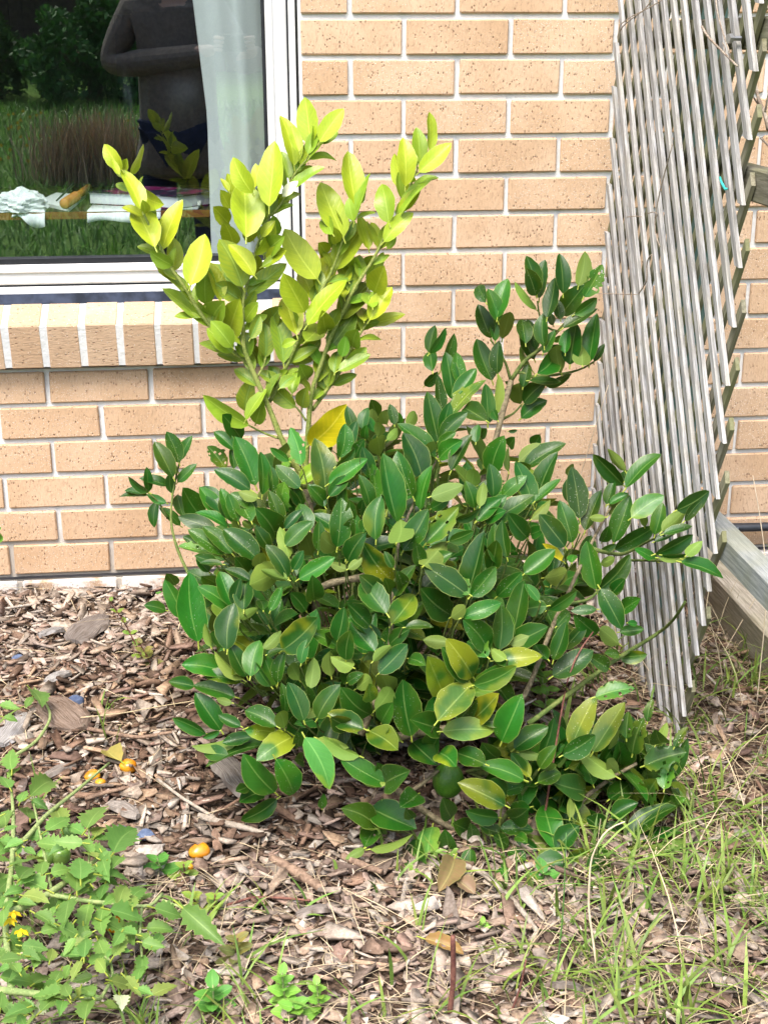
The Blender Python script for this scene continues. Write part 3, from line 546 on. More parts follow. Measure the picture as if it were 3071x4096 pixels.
T14 = rec("10 370 100 160 120;70 410 220 310 90;30 400 80 380 60 L;110 560 0 490 85;90 430 195 450 40 L;140 545 60 435 50 P;190 500 265 400 65;180 570 280 525 65;340 400 450 170 100 p;445 420 585 200 95 p;300 440 445 350 90;545 540 375 410 75 L;570 490 560 380 110;560 520 510 465 60 L;630 430 680 270 90 c;600 360 610 240 60 c;690 490 875 430 100 c;700 280 725 180 40 c;740 390 790 290 40 L;830 400 890 310 40 c;770 380 740 320 80;400 610 250 570 110 p;440 580 390 480 90;310 790 300 640 85;330 740 330 650 35 L;260 890 205 690 110;255 900 135 745 65 L;270 890 370 780 90;175 890 70 820 55;300 950 170 950 100;320 930 430 920 90 P;420 1000 490 880 100;480 800 410 740 95;500 780 585 785 50;140 690 50 720 90;165 710 130 620 60;0 790 150 800 70;120 940 40 900 60;520 650 610 580 90;530 740 650 670 70;680 660 740 560 100 c;780 600 810 480 70 c;610 830 830 690 90;800 680 880 650 60 c;670 880 880 840 55 L;680 850 860 810 50;590 900 680 820 60 L;480 750 380 720 70;600 700 570 640 40 L;455 165 630 125 65 c;0 980 30 1020 50", 2000, 2650, 1.19, 'd')

EC = np.array([-.08, -.68, .08]); ER = np.array([.50, .56, .58])
def dome(u, v):
    """front surface of the bush body along a pixel's direction"""
    d = ray(u, v); o = (CAMP-EC)/ER; q = d/ER
    a, b, c = q@q, 2*o@q, o@o-1; D = b*b-4*a*c
    t = (-b-math.sqrt(D))/(2*a) if D > 0 else -b/(2*a)
    if D <= 0:                                     # beside the body: stay on its rim
        pass
    if d[0] > 0: t = min(t, (.375-CAMP[0])/d[0])      # stays on the bush side of the trellis
    tz = (.03-CAMP[2])/d[2]
    if d[2] < 0: t = min(t, tz)
    return t
PAL = {  # r g b patch | chlorosis speckle
 'y': ((.315, .39, .020), .0, .0, .0), 'v': ((.215, .29, .024), .05, .75, .0), 'g': ((.215, .325, .022), .0, .12, .0), 'G': ((.085, .19, .014), .1, .1, 0),
 'Y': ((.60, .50, .012), .0, .0, .0), 'w': ((.78, .80, .60), 0, 0, 0),
 'd': ((.0095, .068, .0055), .10, .0, .35), 'L': ((.060, .135, .012), .15, .15, .1), 'P': ((.016, .082, .008), .95, .0, .45), 'p': ((.04, .125, .022), .5, .0, .45), 'c': ((.022, .10, .012), .35, 0, .8)}
def leaf_profile(s):
    return (np.sin(math.pi*np.clip(s, 0, 1)**.90)**.64)*(1-.10*s)
def add_leaf(mb, A, B, n, W, kind, ns=9, nt=5, serr=.05, prof=leaf_profile, rnd=random, petiole=.10, lobes=0, fold=None, pcol=None):
    A = np.asarray(A, float); B = np.asarray(B, float); a = nrm(B-A); L = np.linalg.norm(B-A)
    side = np.cross(n, a)
    if np.linalg.norm(side) < 1e-4: side = np.cross([.3, .5, .8], a)
    side = nrm(side); n = np.cross(a, side)
    if kind == 'c': ns, nt = 15, 9
    curl = rnd.uniform(-.02, .10); fold = rnd.uniform(.18, .58) if fold is None else fold; twist = rnd.uniform(-.35, .35); wav = rnd.uniform(0, .10); ph = rnd.uniform(0, 6.3)
    bend = rnd.uniform(-.05, .05)
    S = np.linspace(0, 1, ns); Tt = np.linspace(-1, 1, nt)
    V = []; UV = []
    for i, s in enumerate(S):
        hw = W/2*prof(s)
        c0 = A+a*L*s+n*L*curl*4*s*(1-s)+side*L*bend*math.sin(math.pi*s)
        for t in Tt:
            e = 1.0
            if abs(t) > .99 and 0 < i < ns-1:
                e = 1+rnd.uniform(-serr, serr)
                if lobes: e *= (1+.17*(1 if i % 2 else -1))
            if kind == 'c' and abs(t) > .9: e *= rnd.uniform(.62, 1.05)
            x = t*e*hw; z = fold*abs(x)+twist*x*(s-.3)+wav*hw*abs(t)*math.sin(s*9+ph+2*t)
            V.append(c0+side*x+n*z); UV.append((s, t*.5+.5))
    F = []; holes = set()
    if kind == 'c':
        for _ in range(rnd.randint(3, 8)):
            holes.add((rnd.randint(2, ns-3), rnd.choice([0, 1, 2, nt-2, nt-3, 3])))
    for i in range(ns-1):
        for j in range(nt-1):
            if (i, j) in holes: continue
            F.append((i*nt+j, (i+1)*nt+j, (i+1)*nt+j+1, i*nt+j+1))
    rgb, pat, chl, spk = PAL[kind] if pcol is None else pcol
    k = rnd.uniform(.85, 1.15) if kind in 'yvgYw' else rnd.choice([.7, .85, 1, 1.15, 1.4, 1.75])*rnd.uniform(.9, 1.1)
    hshift = rnd.uniform(-.05, .05) if kind in 'yvgYw' else rnd.uniform(-.1, .45)
    if pcol is not None: k = rnd.uniform(.8, 1.25); hshift = rnd.uniform(-.08, .08)
    col = (rgb[0]*k*(1+hshift*1.6), rgb[1]*k, rgb[2]*k, min(1, pat*rnd.uniform(.4, 1.3)))
    prm = (min(1, chl*rnd.uniform(.6, 1.3)), spk*rnd.choice([0, .4, 1, 1]), 0, 0)
    mb.open = True
    mb.add(V, F, UV, col, prm)
    if petiole:
        r = .0011+.012*W
        P0 = A-a*L*petiole-n*L*.02; nn = [P0, A+a*L*.02]
        q = MB(); q.tube(nn, r*.9, 4, cap=False)
        VV = np.concatenate(q.v); mb.add(VV, q.f, np.full((len(VV), 2), .5), col, (0, 0, 1, 0))
TO_CAM = lambda P: nrm(CAMP-P)
def lift(P):
    """slides a point that lies under the soil back along its line of sight"""
    if P[2] >= .014: return P
    d = P-CAMP; return CAMP+d*((.014-CAMP[2])/d[2])
def place(r, plane=None, jit=.03):
    bx, by, tx, ty, w, kind = r
    cx, cy = (bx+tx)/2, (by+ty)/2
    if plane is not None:
        d = ray(cx, cy); t = (plane+random.uniform(-jit, jit)-CAMP[1])/d[1]
    else:
        lim = min((.022-CAMP[2])/ray(bx, by)[2], (.022-CAMP[2])/ray(tx, ty)[2])
        t = min(dome(cx, cy)+random.uniform(-.035, .03), lim)
    k = t/FPX                                   # metres per pixel there
    l2 = math.hypot(bx-tx, by-ty)*k; w3 = w*k
    want = max(l2, min(2.0*w3, .105)); dd = math.sqrt(max(0, want*want-l2*l2))
    sgn = -1 if random.random() < .75 else 1     # tips mostly reach outwards
    dd = sgn*dd+random.uniform(-.12, .12)*l2
    A = CAMP+ray(bx, by)*(t-dd*.5); B = CAMP+ray(tx, ty)*(t+dd*.5)
    A, B = lift(A), lift(B)
    L = np.linalg.norm(B-A); mid_ = (A+B)/2; A = mid_+(A-mid_)*1.07; B = lift(mid_+(B-mid_)*1.11); A = lift(A); L = np.linalg.norm(B-A); W = max(w3*1.22, .44*L); cth = min(1.0, w3*1.16/W)
    a = nrm(B-A); v = TO_CAM((A+B)/2); v = nrm(v-a*(v@a)); sd_ = np.cross(a, v)
    sth = math.sqrt(1-cth*cth)
    n1, n2 = cth*v+sth*sd_, cth*v-sth*sd_
    n = n1 if (n1[2] > n2[2]) == (random.random() < .8) else n2
    if kind == 'L': n = -n
    if kind == 'c': W *= 1.22
    return A, B, n, W, kind
LV = []
for T, pl in ((T1, -.60), (T4, -.60), (T2, -.62), (T3, -.60), (T5, -.61), (T6y, -.62)):
    for r in T: LV.append((r, place(r, pl if r[5] != 'Y' else -.68, .045 if r[5] != 'Y' else 0)))
for r in T7a: LV.append(((*r, 's'), place(r, -.46, .04)))
for r in T8a: LV.append(((*r, 's'), place(r, -.34, .03)))
for T in (T6d, T7b, T8b, T9, T10, T11, T12):
    for r in T: LV.append((r, place(r)))
for T, pl in ((T13, -1.235), (T14, -1.20)):
    for r in T: LV.append(((*r, 's'), place(r, pl, .045)))
bush = tag(empty('lemon_bush', (-.22, -.86, 0)), 'leafy lemon bush with dark green leaves and tall yellow green shoots', 'lemon bush')
LV.sort(key=lambda q: -(math.hypot(q[0][0]-q[0][2], q[0][1]-q[0][3])*q[0][4])*(1.6 if q[0][5] in 'yvgYGw' else 1))
NAMED = 295
rest = MB()
for i, (r, (A, B, n, W, kind)) in enumerate(LV):
    if i < NAMED:
        m = MB(); add_leaf(m, A, B, n, W, kind, ns=12); me = m.mesh('leaf', True); o = link('leaf', me, M_LEAF); keep_world(o, bush)
        if kind == 'Y' and r[4] > 100: tag(o, 'bright yellow leaf on the lower part of the pale shoot')
    else: add_leaf(rest, A, B, n, W, kind)
# inner foliage: rosettes filling the body behind the leaves read from the picture
def inside(pt, poly):
    x, y = pt; c = False; j = len(poly)-1
    for i in range(len(poly)):
        if (poly[i][1] > y) != (poly[j][1] > y) and x < (poly[j][0]-poly[i][0])*(y-poly[i][1])/(poly[j][1]-poly[i][1])+poly[i][0]: c = not c
        j = i
    return c
SIL = [(375, 1290), (430, 1120), (560, 1060), (650, 1000), (760, 930), (860, 930), (960, 960), (1080, 1000), (1190, 1030), (1250, 1090), (1290, 1180), (1270, 1290), (1170, 1370), (1160, 1480), (1010, 1560), (860, 1590), (700, 1590), (560, 1580), (450, 1520), (420, 1420)]
SIL2 = [(760, 1700), (900, 1660), (1100, 1660), (1300, 1660), (1400, 1700), (1400, 1780), (1300, 1810), (1100, 1800), (940, 1800)]
tw_ = MB(); root = np.array([-.20, -.84, .0]); ros = []
def twig(P, r0=.0035, r1=.0014, frm=None):
    f = root+np.array([random.uniform(-.05, .05), random.uniform(-.05, .05), 0]) if frm is None else np.asarray(frm)
    mid = f*.45+P*.55+np.array([0, 0, -.03*np.linalg.norm(P-f)/.4])+RNG.normal(0, .012, 3); mid[2] = max(mid[2], .01)
    s = np.linspace(0, 1, 7)[:, None]; pts = (1-s)**2*f+2*s*(1-s)*mid+s*s*P
    tw_.tube(pts, [r0, r1], 5, cap=False)
tries = 0
while len(ros) < 150 and tries < 20000:
    tries += 1
    q = RNG.normal(0, 1, 3); q = q/np.linalg.norm(q)*random.uniform(.45, .90); P = EC+q*ER
    if P[2] < .05 or P[0] > .36: continue
    pd = projD(P)
    low = inside(pd, SIL2)
    if not (inside(pd, SIL) or low): continue
    if low and P[2] > .2: continue
    ros.append(P); twig(P)
SIL3 = [(1090, 1630), (1300, 1600), (1410, 1630), (1440, 1740), (1350, 1800), (1110, 1790)]
c3 = 0
while c3 < 26:
    ud, vd = random.uniform(1080, 1440), random.uniform(1600, 1800)
    if not inside((ud, vd), SIL3): continue
    P = at_y(ud*DD, vd*DD, random.uniform(-1.15, -1.0))
    if P[2] < .03 or P[0] > .36: continue
    ros.append(P); c3 += 1; twig(P, .003, .0012, frm=(.0, -1.0, .02))
for P in ros:
    out = nrm((P-np.array([-.15, -.72, -.1]))*np.array([1, 1, 1.1])+RNG.normal(0, .12, 3))
    a0 = random.uniform(0, 6.3)
    for k in range(7):
        an = a0+k*2.4; e1 = nrm(np.cross(out, [.2, .9, .3])); e2 = np.cross(out, e1)
        rad = math.cos(an)*e1+math.sin(an)*e2; up = random.uniform(.2, .9)
        d = nrm(rad+out*up); L = random.uniform(.065, .10); b = P+out*(.012*k-.05)
        if b[0]+d[0]*L > .39: continue
        n = nrm(out-d*(out@d)*.8+np.array([0, 0, .35]))
        B2 = b+d*L; B2[2] = max(B2[2], .01)
        kd = random.choice('dddddddLP')
        add_leaf(rest, b, B2, n, L*random.uniform(.40, .5), kd, ns=7)
# twigs that carry the leaves read from the picture
for r, (A, B, n, W, kind) in LV:
    if kind in 'yvgYGw' or len(r) > 6 or not inside(projD(A), SIL): continue
    a = nrm(B-A); inn = nrm(EC+np.array([0, 0, -.1])-A); e = A-a*.008+inn*.05+np.array([0, 0, -.02]); e[2] = max(e[2], .008)
    tw_.tube([e, (e+A)/2-a*.006, A-a*.004], [.0019, .0012], 4, cap=False)
tag(tw_.build('twigs', M_TWIG, bush, smooth=True), kind='stuff')
# ---- stems read from the photograph
SHOOTS = []
def pix(pts, ox, oy, sc): return [(ox+x/sc, oy+y/sc) for x, y in pts]
def smooth_line(P, n=18):
    P = np.asarray(P, float); t = np.r_[0, np.cumsum(np.linalg.norm(np.diff(P, axis=0), axis=1))]; t /= t[-1]; s = np.linspace(0, 1, n)
    Q = np.stack([np.interp(s, t, P[:, k]) for k in range(P.shape[1])], 1)
    for _ in range(2): Q[1:-1] = .25*Q[:-2]+.5*Q[1:-1]+.25*Q[2:]
    return Q
def stem(pts, plane, r, mat, name='branch', n=18):
    Q = smooth_line(pts, n); P = [at_y(u, v, plane if np.ndim(plane) == 0 else np.interp(i/(n-1), [0, 1], plane)) for i, (u, v) in enumerate(Q)]
    MB().tube(P, np.array(r)*(.82 if mat is M_YSTEM else 1), 8, jit=.10).build(name, mat, bush, smooth=True)
    if name == 'shoot': SHOOTS.append(np.array(P))
    return P
def t6(p): return pix(p, 800, 1350, S7)
def t4(p): return pix(p, 550, 850, S6)
def t5(p): return pix(p, 1050, 850, S6)
def t2(p): return pix(p, 900, 350, S6)
def t3(p): return pix(p, 1300, 400, S6)
def t1(p): return pix(p, 400, 350, S6)
tr0 = t6([(1040, 1660), (1012, 1440)])
trunk_foot = proj(np.array([-.235, -.82, .0]))
P = stem([trunk_foot, (1290, 2700), (1262, 2350), (1245, 2150)]+tr0, (-.82, -.615), [.014, .011, .0088], M_BARK, 'trunk', 22)
stem(t6([(1012, 1450), (960, 1300), (860, 1130), (790, 1000), (720, 830), (650, 650), (580, 500), (510, 340), (440, 170), (400, 60)])+t4([(1180, 1450), (1165, 1200), (1170, 960), (1190, 850), (1240, 690), (1300, 450), (1400, 150), (1480, 10)]), -.615, [.0088, .0072, .006, .0045, .0035, .0025], M_YSTEM, 'shoot', 40)
stem(t6([(1012, 1450), (1000, 1290), (1010, 1050), (1040, 700), (1055, 500), (1100, 380), (1200, 120)])+t5([(690, 1530), (760, 1360), (840, 1200), (1020, 820), (1150, 640), (1250, 480), (1330, 300), (1400, 200), (1480, 40)])+t3([(830, 1200), (890, 1060), (960, 900), (1030, 740)]), -.612, [.0075, .006, .005, .004, .003, .0018], M_YSTEM, 'shoot', 40)
stem(t4([(1400, 150), (1480, 10)])+t2([(480, 1440), (600, 1330), (690, 1150), (760, 960), (830, 880), (950, 740), (1050, 620)]), -.615, [.003, .0025, .0016], M_YSTEM, 'shoot', 24)
stem(t6([(1060, 690), (1130, 600), (1220, 470), (1340, 310), (1370, 200), (1440, 90)])+t5([(1000, 1460), (1180, 1180), (1220, 1040)]), -.605, [.005, .004, .002], M_YSTEM, 'shoot', 24)
stem(t6([(660, 610), (740, 470), (780, 350), (820, 260), (870, 170)])+t5([(290, 1640), (370, 1470), (450, 1300), (540, 1100), (620, 920), (700, 780), (790, 600), (860, 390), (900, 260), (1000, 80)])+t3([(390, 1170)]), -.605, [.005, .0045, .004, .003, .0018], M_YSTEM, 'shoot', 34)
stem(t6([(480, 275), (310, 110)])+t4([(1050, 1530), (850, 1330), (760, 1200), (640, 1030), (560, 880), (450, 720), (350, 590), (290, 440), (230, 330)])+t1([(560, 1560), (450, 1320), (300, 1080), (235, 930)]), -.60, [.0048, .004, .003, .0016], M_YSTEM, 'shoot', 34)
stem(t6([(750, 955), (640, 920), (490, 850), (455, 825)]), -.612, [.003, .002], M_YSTEM, 'shoot', 12)
stem(t6([(1005, 790), (940, 690), (890, 640)]), -.61, [.003, .0016], M_YSTEM, 'shoot', 8)
stem(t6([(545, 375), (610, 260), (625, 190)]), -.61, [.003, .0016], M_YSTEM, 'shoot', 8)
t7 = lambda p: pix(p, 1700, 900, S8)
stem([proj(np.array([-.17, -.80, 0.0])), (1760, 2450), (1880, 2100)]+t7([(500, 2050), (590, 1780), (650, 1500), (710, 1290)]), (-.80, -.46), [.010, .008, .006], M_BARK, 'branch', 26)
stem(t7([(710, 1290), (830, 1110), (960, 1030), (1090, 890), (1200, 760)]), -.46, [.005, .004, .002], M_TWIG, 'branch', 16)
stem(t7([(710, 1290), (660, 1120), (540, 950)]), -.46, [.0035, .0018], M_TWIG, 'branch', 10)
stem(t7([(860, 1260), (1110, 1240), (1260, 1210), (1370, 1160), (1400, 1130)]), -.46, [.0035, .0028, .0016], M_TWIG, 'branch', 12)
stem(t7([(760, 1220), (880, 1240)]), -.46, [.0035, .0035], M_TWIG, 'branch', 5)
stem(t7([(1090, 880), (1000, 860), (940, 760), (930, 630)]), -.46, [.0025, .0016], M_TWIG, 'branch', 8)
stem(t7([(640, 1610), (740, 1560), (795, 1490)]), -.46, [.003, .0016], M_TWIG, 'branch', 8)
t8 = lambda p: pix(p, 450, 1650, S8)
pf = proj(np.array([-.33, -.70, .0]))
stem([pf, (850, 2480)]+t8([(720, 1500), (630, 1340), (540, 1150), (470, 900), (480, 850), (500, 660), (540, 480), (560, 400)]), (-.70, -.34), [.005, .004, .0018], M_TWIG, 'branch', 26)
stem(t8([(460, 880), (370, 720), (300, 668)]), -.36, [.0025, .0015], M_TWIG, 'branch', 8)
def dstem(pts, r, mat, dt=.03, n=18, name='branch', plane=None):
    Q = smooth_line(pts, n); P = []
    for i, (u, v) in enumerate(Q):
        p = CAMP+ray(u, v)*(dome(u, v)+dt) if plane is None else at_y(u, v, np.interp(i/(n-1), [0, .35, 1], plane)); p[2] = max(p[2], .008); P.append(p)
    P = smooth_line(P, n); MB().tube(P, r, 7, jit=.10).build(name, mat, bush, smooth=True)
t9 = lambda p: pix(p, 1200, 1600, S8)
dstem([proj(np.array([-.18, -.84, .02]))]+t9([(740, 2200), (770, 1658), (785, 1480), (800, 1200), (870, 1000), (1000, 740), (1100, 560), (1160, 440)]), [.007, .0045, .0035, .0025, .002], M_BARK, .045, 30)
t10 = lambda p: pix(p, 1900, 1750, 1.658)
dstem([proj(np.array([-.12, -.86, .02])), (2080, 2860)]+t10([(520, 1200), (590, 1110), (640, 970), (760, 720), (850, 540), (970, 340)]), [.007, .0045, .003, .002], M_BARK, .045, 30)
dstem(t10([(350, 1900), (700, 1640), (960, 1450), (1180, 1320), (1310, 1230), (1390, 1090)]), [.0045, .004, .0025], M_TWIG, .015, 24)
dstem(t10([(780, 740), (960, 790), (1180, 670), (1250, 640)]), [.004, .002], M_TWIG, .01, 16)
dstem(t10([(980, 815), (1200, 815), (1380, 825)]), [.003, .0018], M_TWIG, .01, 12)
dstem(t10([(600, 1105), (760, 1080), (820, 1010)]), [.0035, .002], M_TWIG, .005, 10)
dstem(t9([(60, 1600), (300, 1500), (500, 1480), (620, 1440)]), [.007, .006], M_BARK, .05, 14)
t13 = lambda p: pix(p, 1300, 2900, 1.19)
dstem([proj(np.array([-.19, -.87, .02]))]+t13([(300, 280), (430, 380), (540, 460), (700, 550), (860, 590), (952, 570), (1020, 560)]), [.0075, .0065, .006, .0045], M_BARK, .015, 26, plane=(-.87, -1.19, -1.20))
dstem(t13([(370, 340), (450, 290), (540, 215)]), [.004, .003], M_BARK, .015, 10, plane=(-1.19, -1.19, -1.18))
t14 = lambda p: pix(p, 2000, 2650, 1.19)
dstem(t14([(300, 800), (340, 720), (400, 640), (540, 540), (650, 480)]), [.005, .003], M_BARK, .0, 16, plane=(-1.17, -1.17, -1.17))
dstem(t14([(-10, 780), (60, 680), (120, 600), (180, 510)]), [.004, .0025], M_TWIG, -.005, 12, plane=(-1.18, -1.18, -1.18))
# further leaves set spirally along the pale shoots, behind the ones read from the picture
for P in SHOOTS:
    n_ = len(P); acc = 0; an = random.uniform(0, 6.3)
    for i in range(1, n_):
        acc += np.linalg.norm(P[i]-P[i-1])
        if acc < .017 or P[i][2] < .62: continue
        acc = 0; an += 2.4; ax_ = nrm(P[i]-P[i-1]); e1 = nrm(np.cross(ax_, [0.1, 1, .2])); e2 = np.cross(ax_, e1)
        rad = math.cos(an)*e1+math.sin(an)*e2
        if rad[1] < -.35: rad[1] *= -1
        d = nrm(rad+ax_*random.uniform(.5, 1.3)); L = random.uniform(.04, .065)
        add_leaf(rest, P[i]+rad*.004, P[i]+d*L, nrm(ax_-d*(ax_@d)+np.array([0, -.5, .3])), L*random.uniform(.42, .5), random.choice('ygggv' if P[i][2] > .95 else 'gvvvG'), ns=10)
o = rest.build('foliage', M_LEAF, bush, smooth=True); tag(o, kind='stuff')
# ---- one green lemon
fc = at_y(*pix([(585, 262)], 1300, 2900, 1.19)[0], -1.17)
lem = MB(); nu, nv = 16, 24; V = []
for i in range(nv+1):
    th = math.pi*i/nv; r = math.sin(th)**.92*.0265; z = -math.cos(th)*.031+(.004 if i > nv-2 else 0)
    for j in range(nu): V.append((fc[0]+r*math.cos(2*math.pi*j/nu), fc[1]+r*math.sin(2*math.pi*j/nu), fc[2]+z))
lem.add(V, [(i*nu+j, i*nu+(j+1) % nu, (i+1)*nu+(j+1) % nu, (i+1)*nu+j) for i in range(nv) for j in range(nu)])
lt = NT('green lemon rind'); lv = lt.vor(420); ln = lt.noise(25); lt.col(lt.mix(lt.ramp(ln.outputs[0], .35, .7), (.03, .11, .006), (.075, .17, .01))); lt.bump(lv.outputs['Distance'], .4, .0015)
o = lem.build('fruit', lt.fin(.35, .5), bush, smooth=True); tag(o, 'unripe green lemon hanging among the lowest leaves')
# ================================================================== MULCH, GRASS, STRAW (uncountable)
def sstep(x, a, b): x = np.clip((np.asarray(x, float)-a)/(b-a), 0, 1); return x*x*(3-2*x)
def vprojD(X, Y, Z=0.0):
    d = np.stack([X-CAMP[0], Y-CAMP[1], np.full_like(X, 0)+Z-CAMP[2]], 1); w = d@_f
    return (CX+FPX*(d@_r)/w)/DD, (CY-FPX*(d@_u)/w)/DD
def scatter(n, dens, x0=-1.35, x1=1.5, y0=-2.0, y1=-.004):
    X = RNG.uniform(x0, x1, n); Y = RNG.uniform(y0, y1, n); u, v = vprojD(X, Y)
    k = RNG.uniform(0, 1, n) < dens(u, v); return X[k], Y[k], u[k], v[k]
def chips_mesh(X, Y, L, W, H, col, lift=.016):
    n = len(X)
    prof = np.array([[-.5, -.40], [-.44, -.5], [.38, -.5], [.5, -.42], [.45, .10], [.40, .5], [-.40, .48], [-.5, .05]])
    pj = prof[None]+RNG.normal(0, .07, (n, 8, 2)); pj[..., 1] *= 1+RNG.uniform(-1.3, 1.3, (n, 1))*pj[..., 0]; pj[..., 1] += RNG.uniform(-.5, .5, (n, 1))*pj[..., 0]
    top = np.concatenate([pj*np.stack([L, W], 1)[:, None], (H[:, None]*RNG.uniform(.3, .6, (n, 8)))[..., None]], 2)
    bot = top.copy(); bot[..., 2] -= H[:, None]; bot[..., :2] *= .94
    V = np.concatenate([top, bot], 1)
    yaw = RNG.uniform(0, 2*math.pi, n); pt = RNG.normal(0, .26, n); rl = RNG.normal(0, .42, n)
    def rot(V, ax, an):
        c, s = np.cos(an)[:, None], np.sin(an)[:, None]; a, b = [(1, 2), (2, 0), (0, 1)][ax]; o = V.copy()
        o[..., a] = V[..., a]*c-V[..., b]*s; o[..., b] = V[..., a]*s+V[..., b]*c; return o
    V = rot(rot(rot(V, 0, rl), 1, pt), 2, yaw)
    V[..., 0] += X[:, None]; V[..., 1] += Y[:, None]; V[..., 2] += (hills(X, Y)+RNG.uniform(-.002, lift, n))[:, None]
    V[..., 1] = np.minimum(V[..., 1], -.004)
    base = (np.arange(n)*16)[:, None, None]
    q = np.array([[0, 1, 2, 7], [7, 2, 3, 6], [6, 3, 4, 5], [15, 10, 9, 8], [14, 11, 10, 15], [13, 12, 11, 14]]+[[k, k+8, (k+1) % 8+8, (k+1) % 8] for k in range(8)])
    F = (q[None]+base).reshape(-1, 4); C = np.repeat(np.concatenate([col, np.ones((n, 1))], 1), 16, 0)
    return V.reshape(-1, 3), F, C
PALC = np.array([[.30, .24, .185], [.42, .35, .28], [.22, .14, .095], [.15, .09, .06], [.34, .235, .155], [.26, .17, .13], [.50, .44, .37], [.10, .065, .045], [.36, .27, .22]])
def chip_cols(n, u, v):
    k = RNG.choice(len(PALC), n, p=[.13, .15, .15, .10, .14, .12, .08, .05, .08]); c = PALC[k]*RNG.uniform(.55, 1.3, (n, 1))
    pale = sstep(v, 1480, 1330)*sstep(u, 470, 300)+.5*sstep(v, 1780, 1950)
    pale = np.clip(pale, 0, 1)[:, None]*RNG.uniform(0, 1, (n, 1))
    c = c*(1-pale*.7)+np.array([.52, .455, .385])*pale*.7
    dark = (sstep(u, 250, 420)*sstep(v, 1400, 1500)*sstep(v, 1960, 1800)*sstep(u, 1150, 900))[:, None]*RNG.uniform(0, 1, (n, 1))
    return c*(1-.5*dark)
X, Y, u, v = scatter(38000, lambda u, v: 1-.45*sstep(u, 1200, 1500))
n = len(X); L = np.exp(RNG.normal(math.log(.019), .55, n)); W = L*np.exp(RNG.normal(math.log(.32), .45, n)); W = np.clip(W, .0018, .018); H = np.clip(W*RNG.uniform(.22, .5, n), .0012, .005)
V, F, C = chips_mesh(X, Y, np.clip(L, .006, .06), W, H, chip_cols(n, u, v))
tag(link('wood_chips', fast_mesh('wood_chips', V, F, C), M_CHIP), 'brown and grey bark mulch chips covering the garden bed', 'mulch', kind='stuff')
X, Y, u, v = scatter(2200, lambda u, v: .8-.4*sstep(u, 1200, 1500)); n = len(X)
V, F, C = chips_mesh(X, Y, RNG.uniform(.035, .075, n), RNG.uniform(.008, .024, n), RNG.uniform(.003, .007, n), chip_cols(n, u, v)*1.08, .024)
tag(link('bark_pieces', fast_mesh('bark_pieces', V, F, C), M_CHIP), 'longer split bark pieces mixed through the mulch', 'mulch', kind='stuff')

def blades(X, Y, Z, H, W, lean, az, col, seg=5, droop=.6):
    """tapered bent blades; lean = horizontal reach as a share of height"""
    n = len(X); s = np.linspace(0, 1, seg)[None]; dx, dy = np.cos(az)[:, None], np.sin(az)[:, None]
    reach = (H*lean)[:, None]*s**1.7; hz = H[:, None]*(s-droop*np.clip(lean, 0, 1.5)[:, None]*.5*s**2.2)
    cx, cy, cz = X[:, None]+dx*reach, Y[:, None]+dy*reach, Z[:, None]+hz
    wd = W[:, None]*np.array([.6, 1, .95, .65, .05])[None] if seg == 5 else W[:, None]*np.interp(np.linspace(0, 1, seg), [0, .3, .7, 1], [.6, 1, .8, .05])[None]
    ra = az+RNG.uniform(.9, 2.2, n); sx, sy = np.cos(ra)[:, None], np.sin(ra)[:, None]
    A = np.stack([cx-sx*wd/2, cy-sy*wd/2, cz], -1); Bv = np.stack([cx+sx*wd/2, cy+sy*wd/2, cz+wd*.15], -1)
    V = np.stack([A, Bv], 2).reshape(n, seg*2, 3); q = np.array([[2*k, 2*k+1, 2*k+3, 2*k+2] for k in range(seg-1)])
    F = (q[None]+(np.arange(n)*seg*2)[:, None, None]).reshape(-1, 4); C = np.repeat(np.concatenate([col, np.ones((n, 1))], 1), seg*2, 0)
    V[..., 1] = np.minimum(V[..., 1], -.006) if V[..., 1].max() > -3 else V[..., 1]
    return V.reshape(-1, 3), F, C
def gdens(u, v):
    d = .95*sstep(u, 1380, 1560)*sstep(v, 1330, 1560)+.62*sstep(u, 1020, 1350)*sstep(v, 1740, 1860)+.55*sstep(u, 650, 860)*sstep(v, 1780, 1850)*sstep(v, 1990, 1900)
    d = d+.26*sstep(v, 1900, 2050)+.55*sstep(u, 600, 380)*sstep(v, 1880, 2000)+.28*sstep(u, 1150, 1300)*sstep(v, 1330, 1480)+.02
    return np.clip(d*(.45+.75*(np.sin(u*.021+v*.013)*np.sin(v*.017-u*.009) > -.15)), 0, 1)
def tufts(n, dens, per, spread):
    X, Y, u, v = scatter(n, dens); m = len(X); k = RNG.integers(per[0], per[1], m); idx = np.repeat(np.arange(m), k)
    return X[idx]+RNG.normal(0, spread, len(idx)), np.minimum(Y[idx]+RNG.normal(0, spread, len(idx)), -.01), u[idx], v[idx]
X, Y, u, v = tufts(2300, gdens, (2, 8), .013); n = len(X)
gc = np.array([.125, .235, .042])*RNG.uniform(.65, 1.35, (n, 1))*np.array([1, 1, 1])+RNG.uniform(0, .10, (n, 1))*np.array([1, .55, .1])
V, F, C = blades(X, Y, hills(X, Y), RNG.uniform(.03, .10, n)*np.where(u > 1250, 1.2, 1), RNG.uniform(.0026, .0062, n), RNG.uniform(.2, 1.6, n), RNG.uniform(0, 6.3, n), gc)
tag(link('grass', fast_mesh('grass', V, F, C), M_GRASS), 'green grass blades coming up through the mulch', 'grass', kind='stuff')
def sdens(u, v):
    d = .85*sstep(u, 1180, 1400)*sstep(v, 1250, 1400)+.5*sstep(v, 1800, 1950)+.25*sstep(u, 700, 1000)*sstep(v, 1500, 1700)+.10; return np.clip(d, 0, 1)
X, Y, u, v = scatter(17000, sdens); n = len(X)
sc_ = np.array([.46, .37, .235])*RNG.uniform(.55, 1.3, (n, 1))
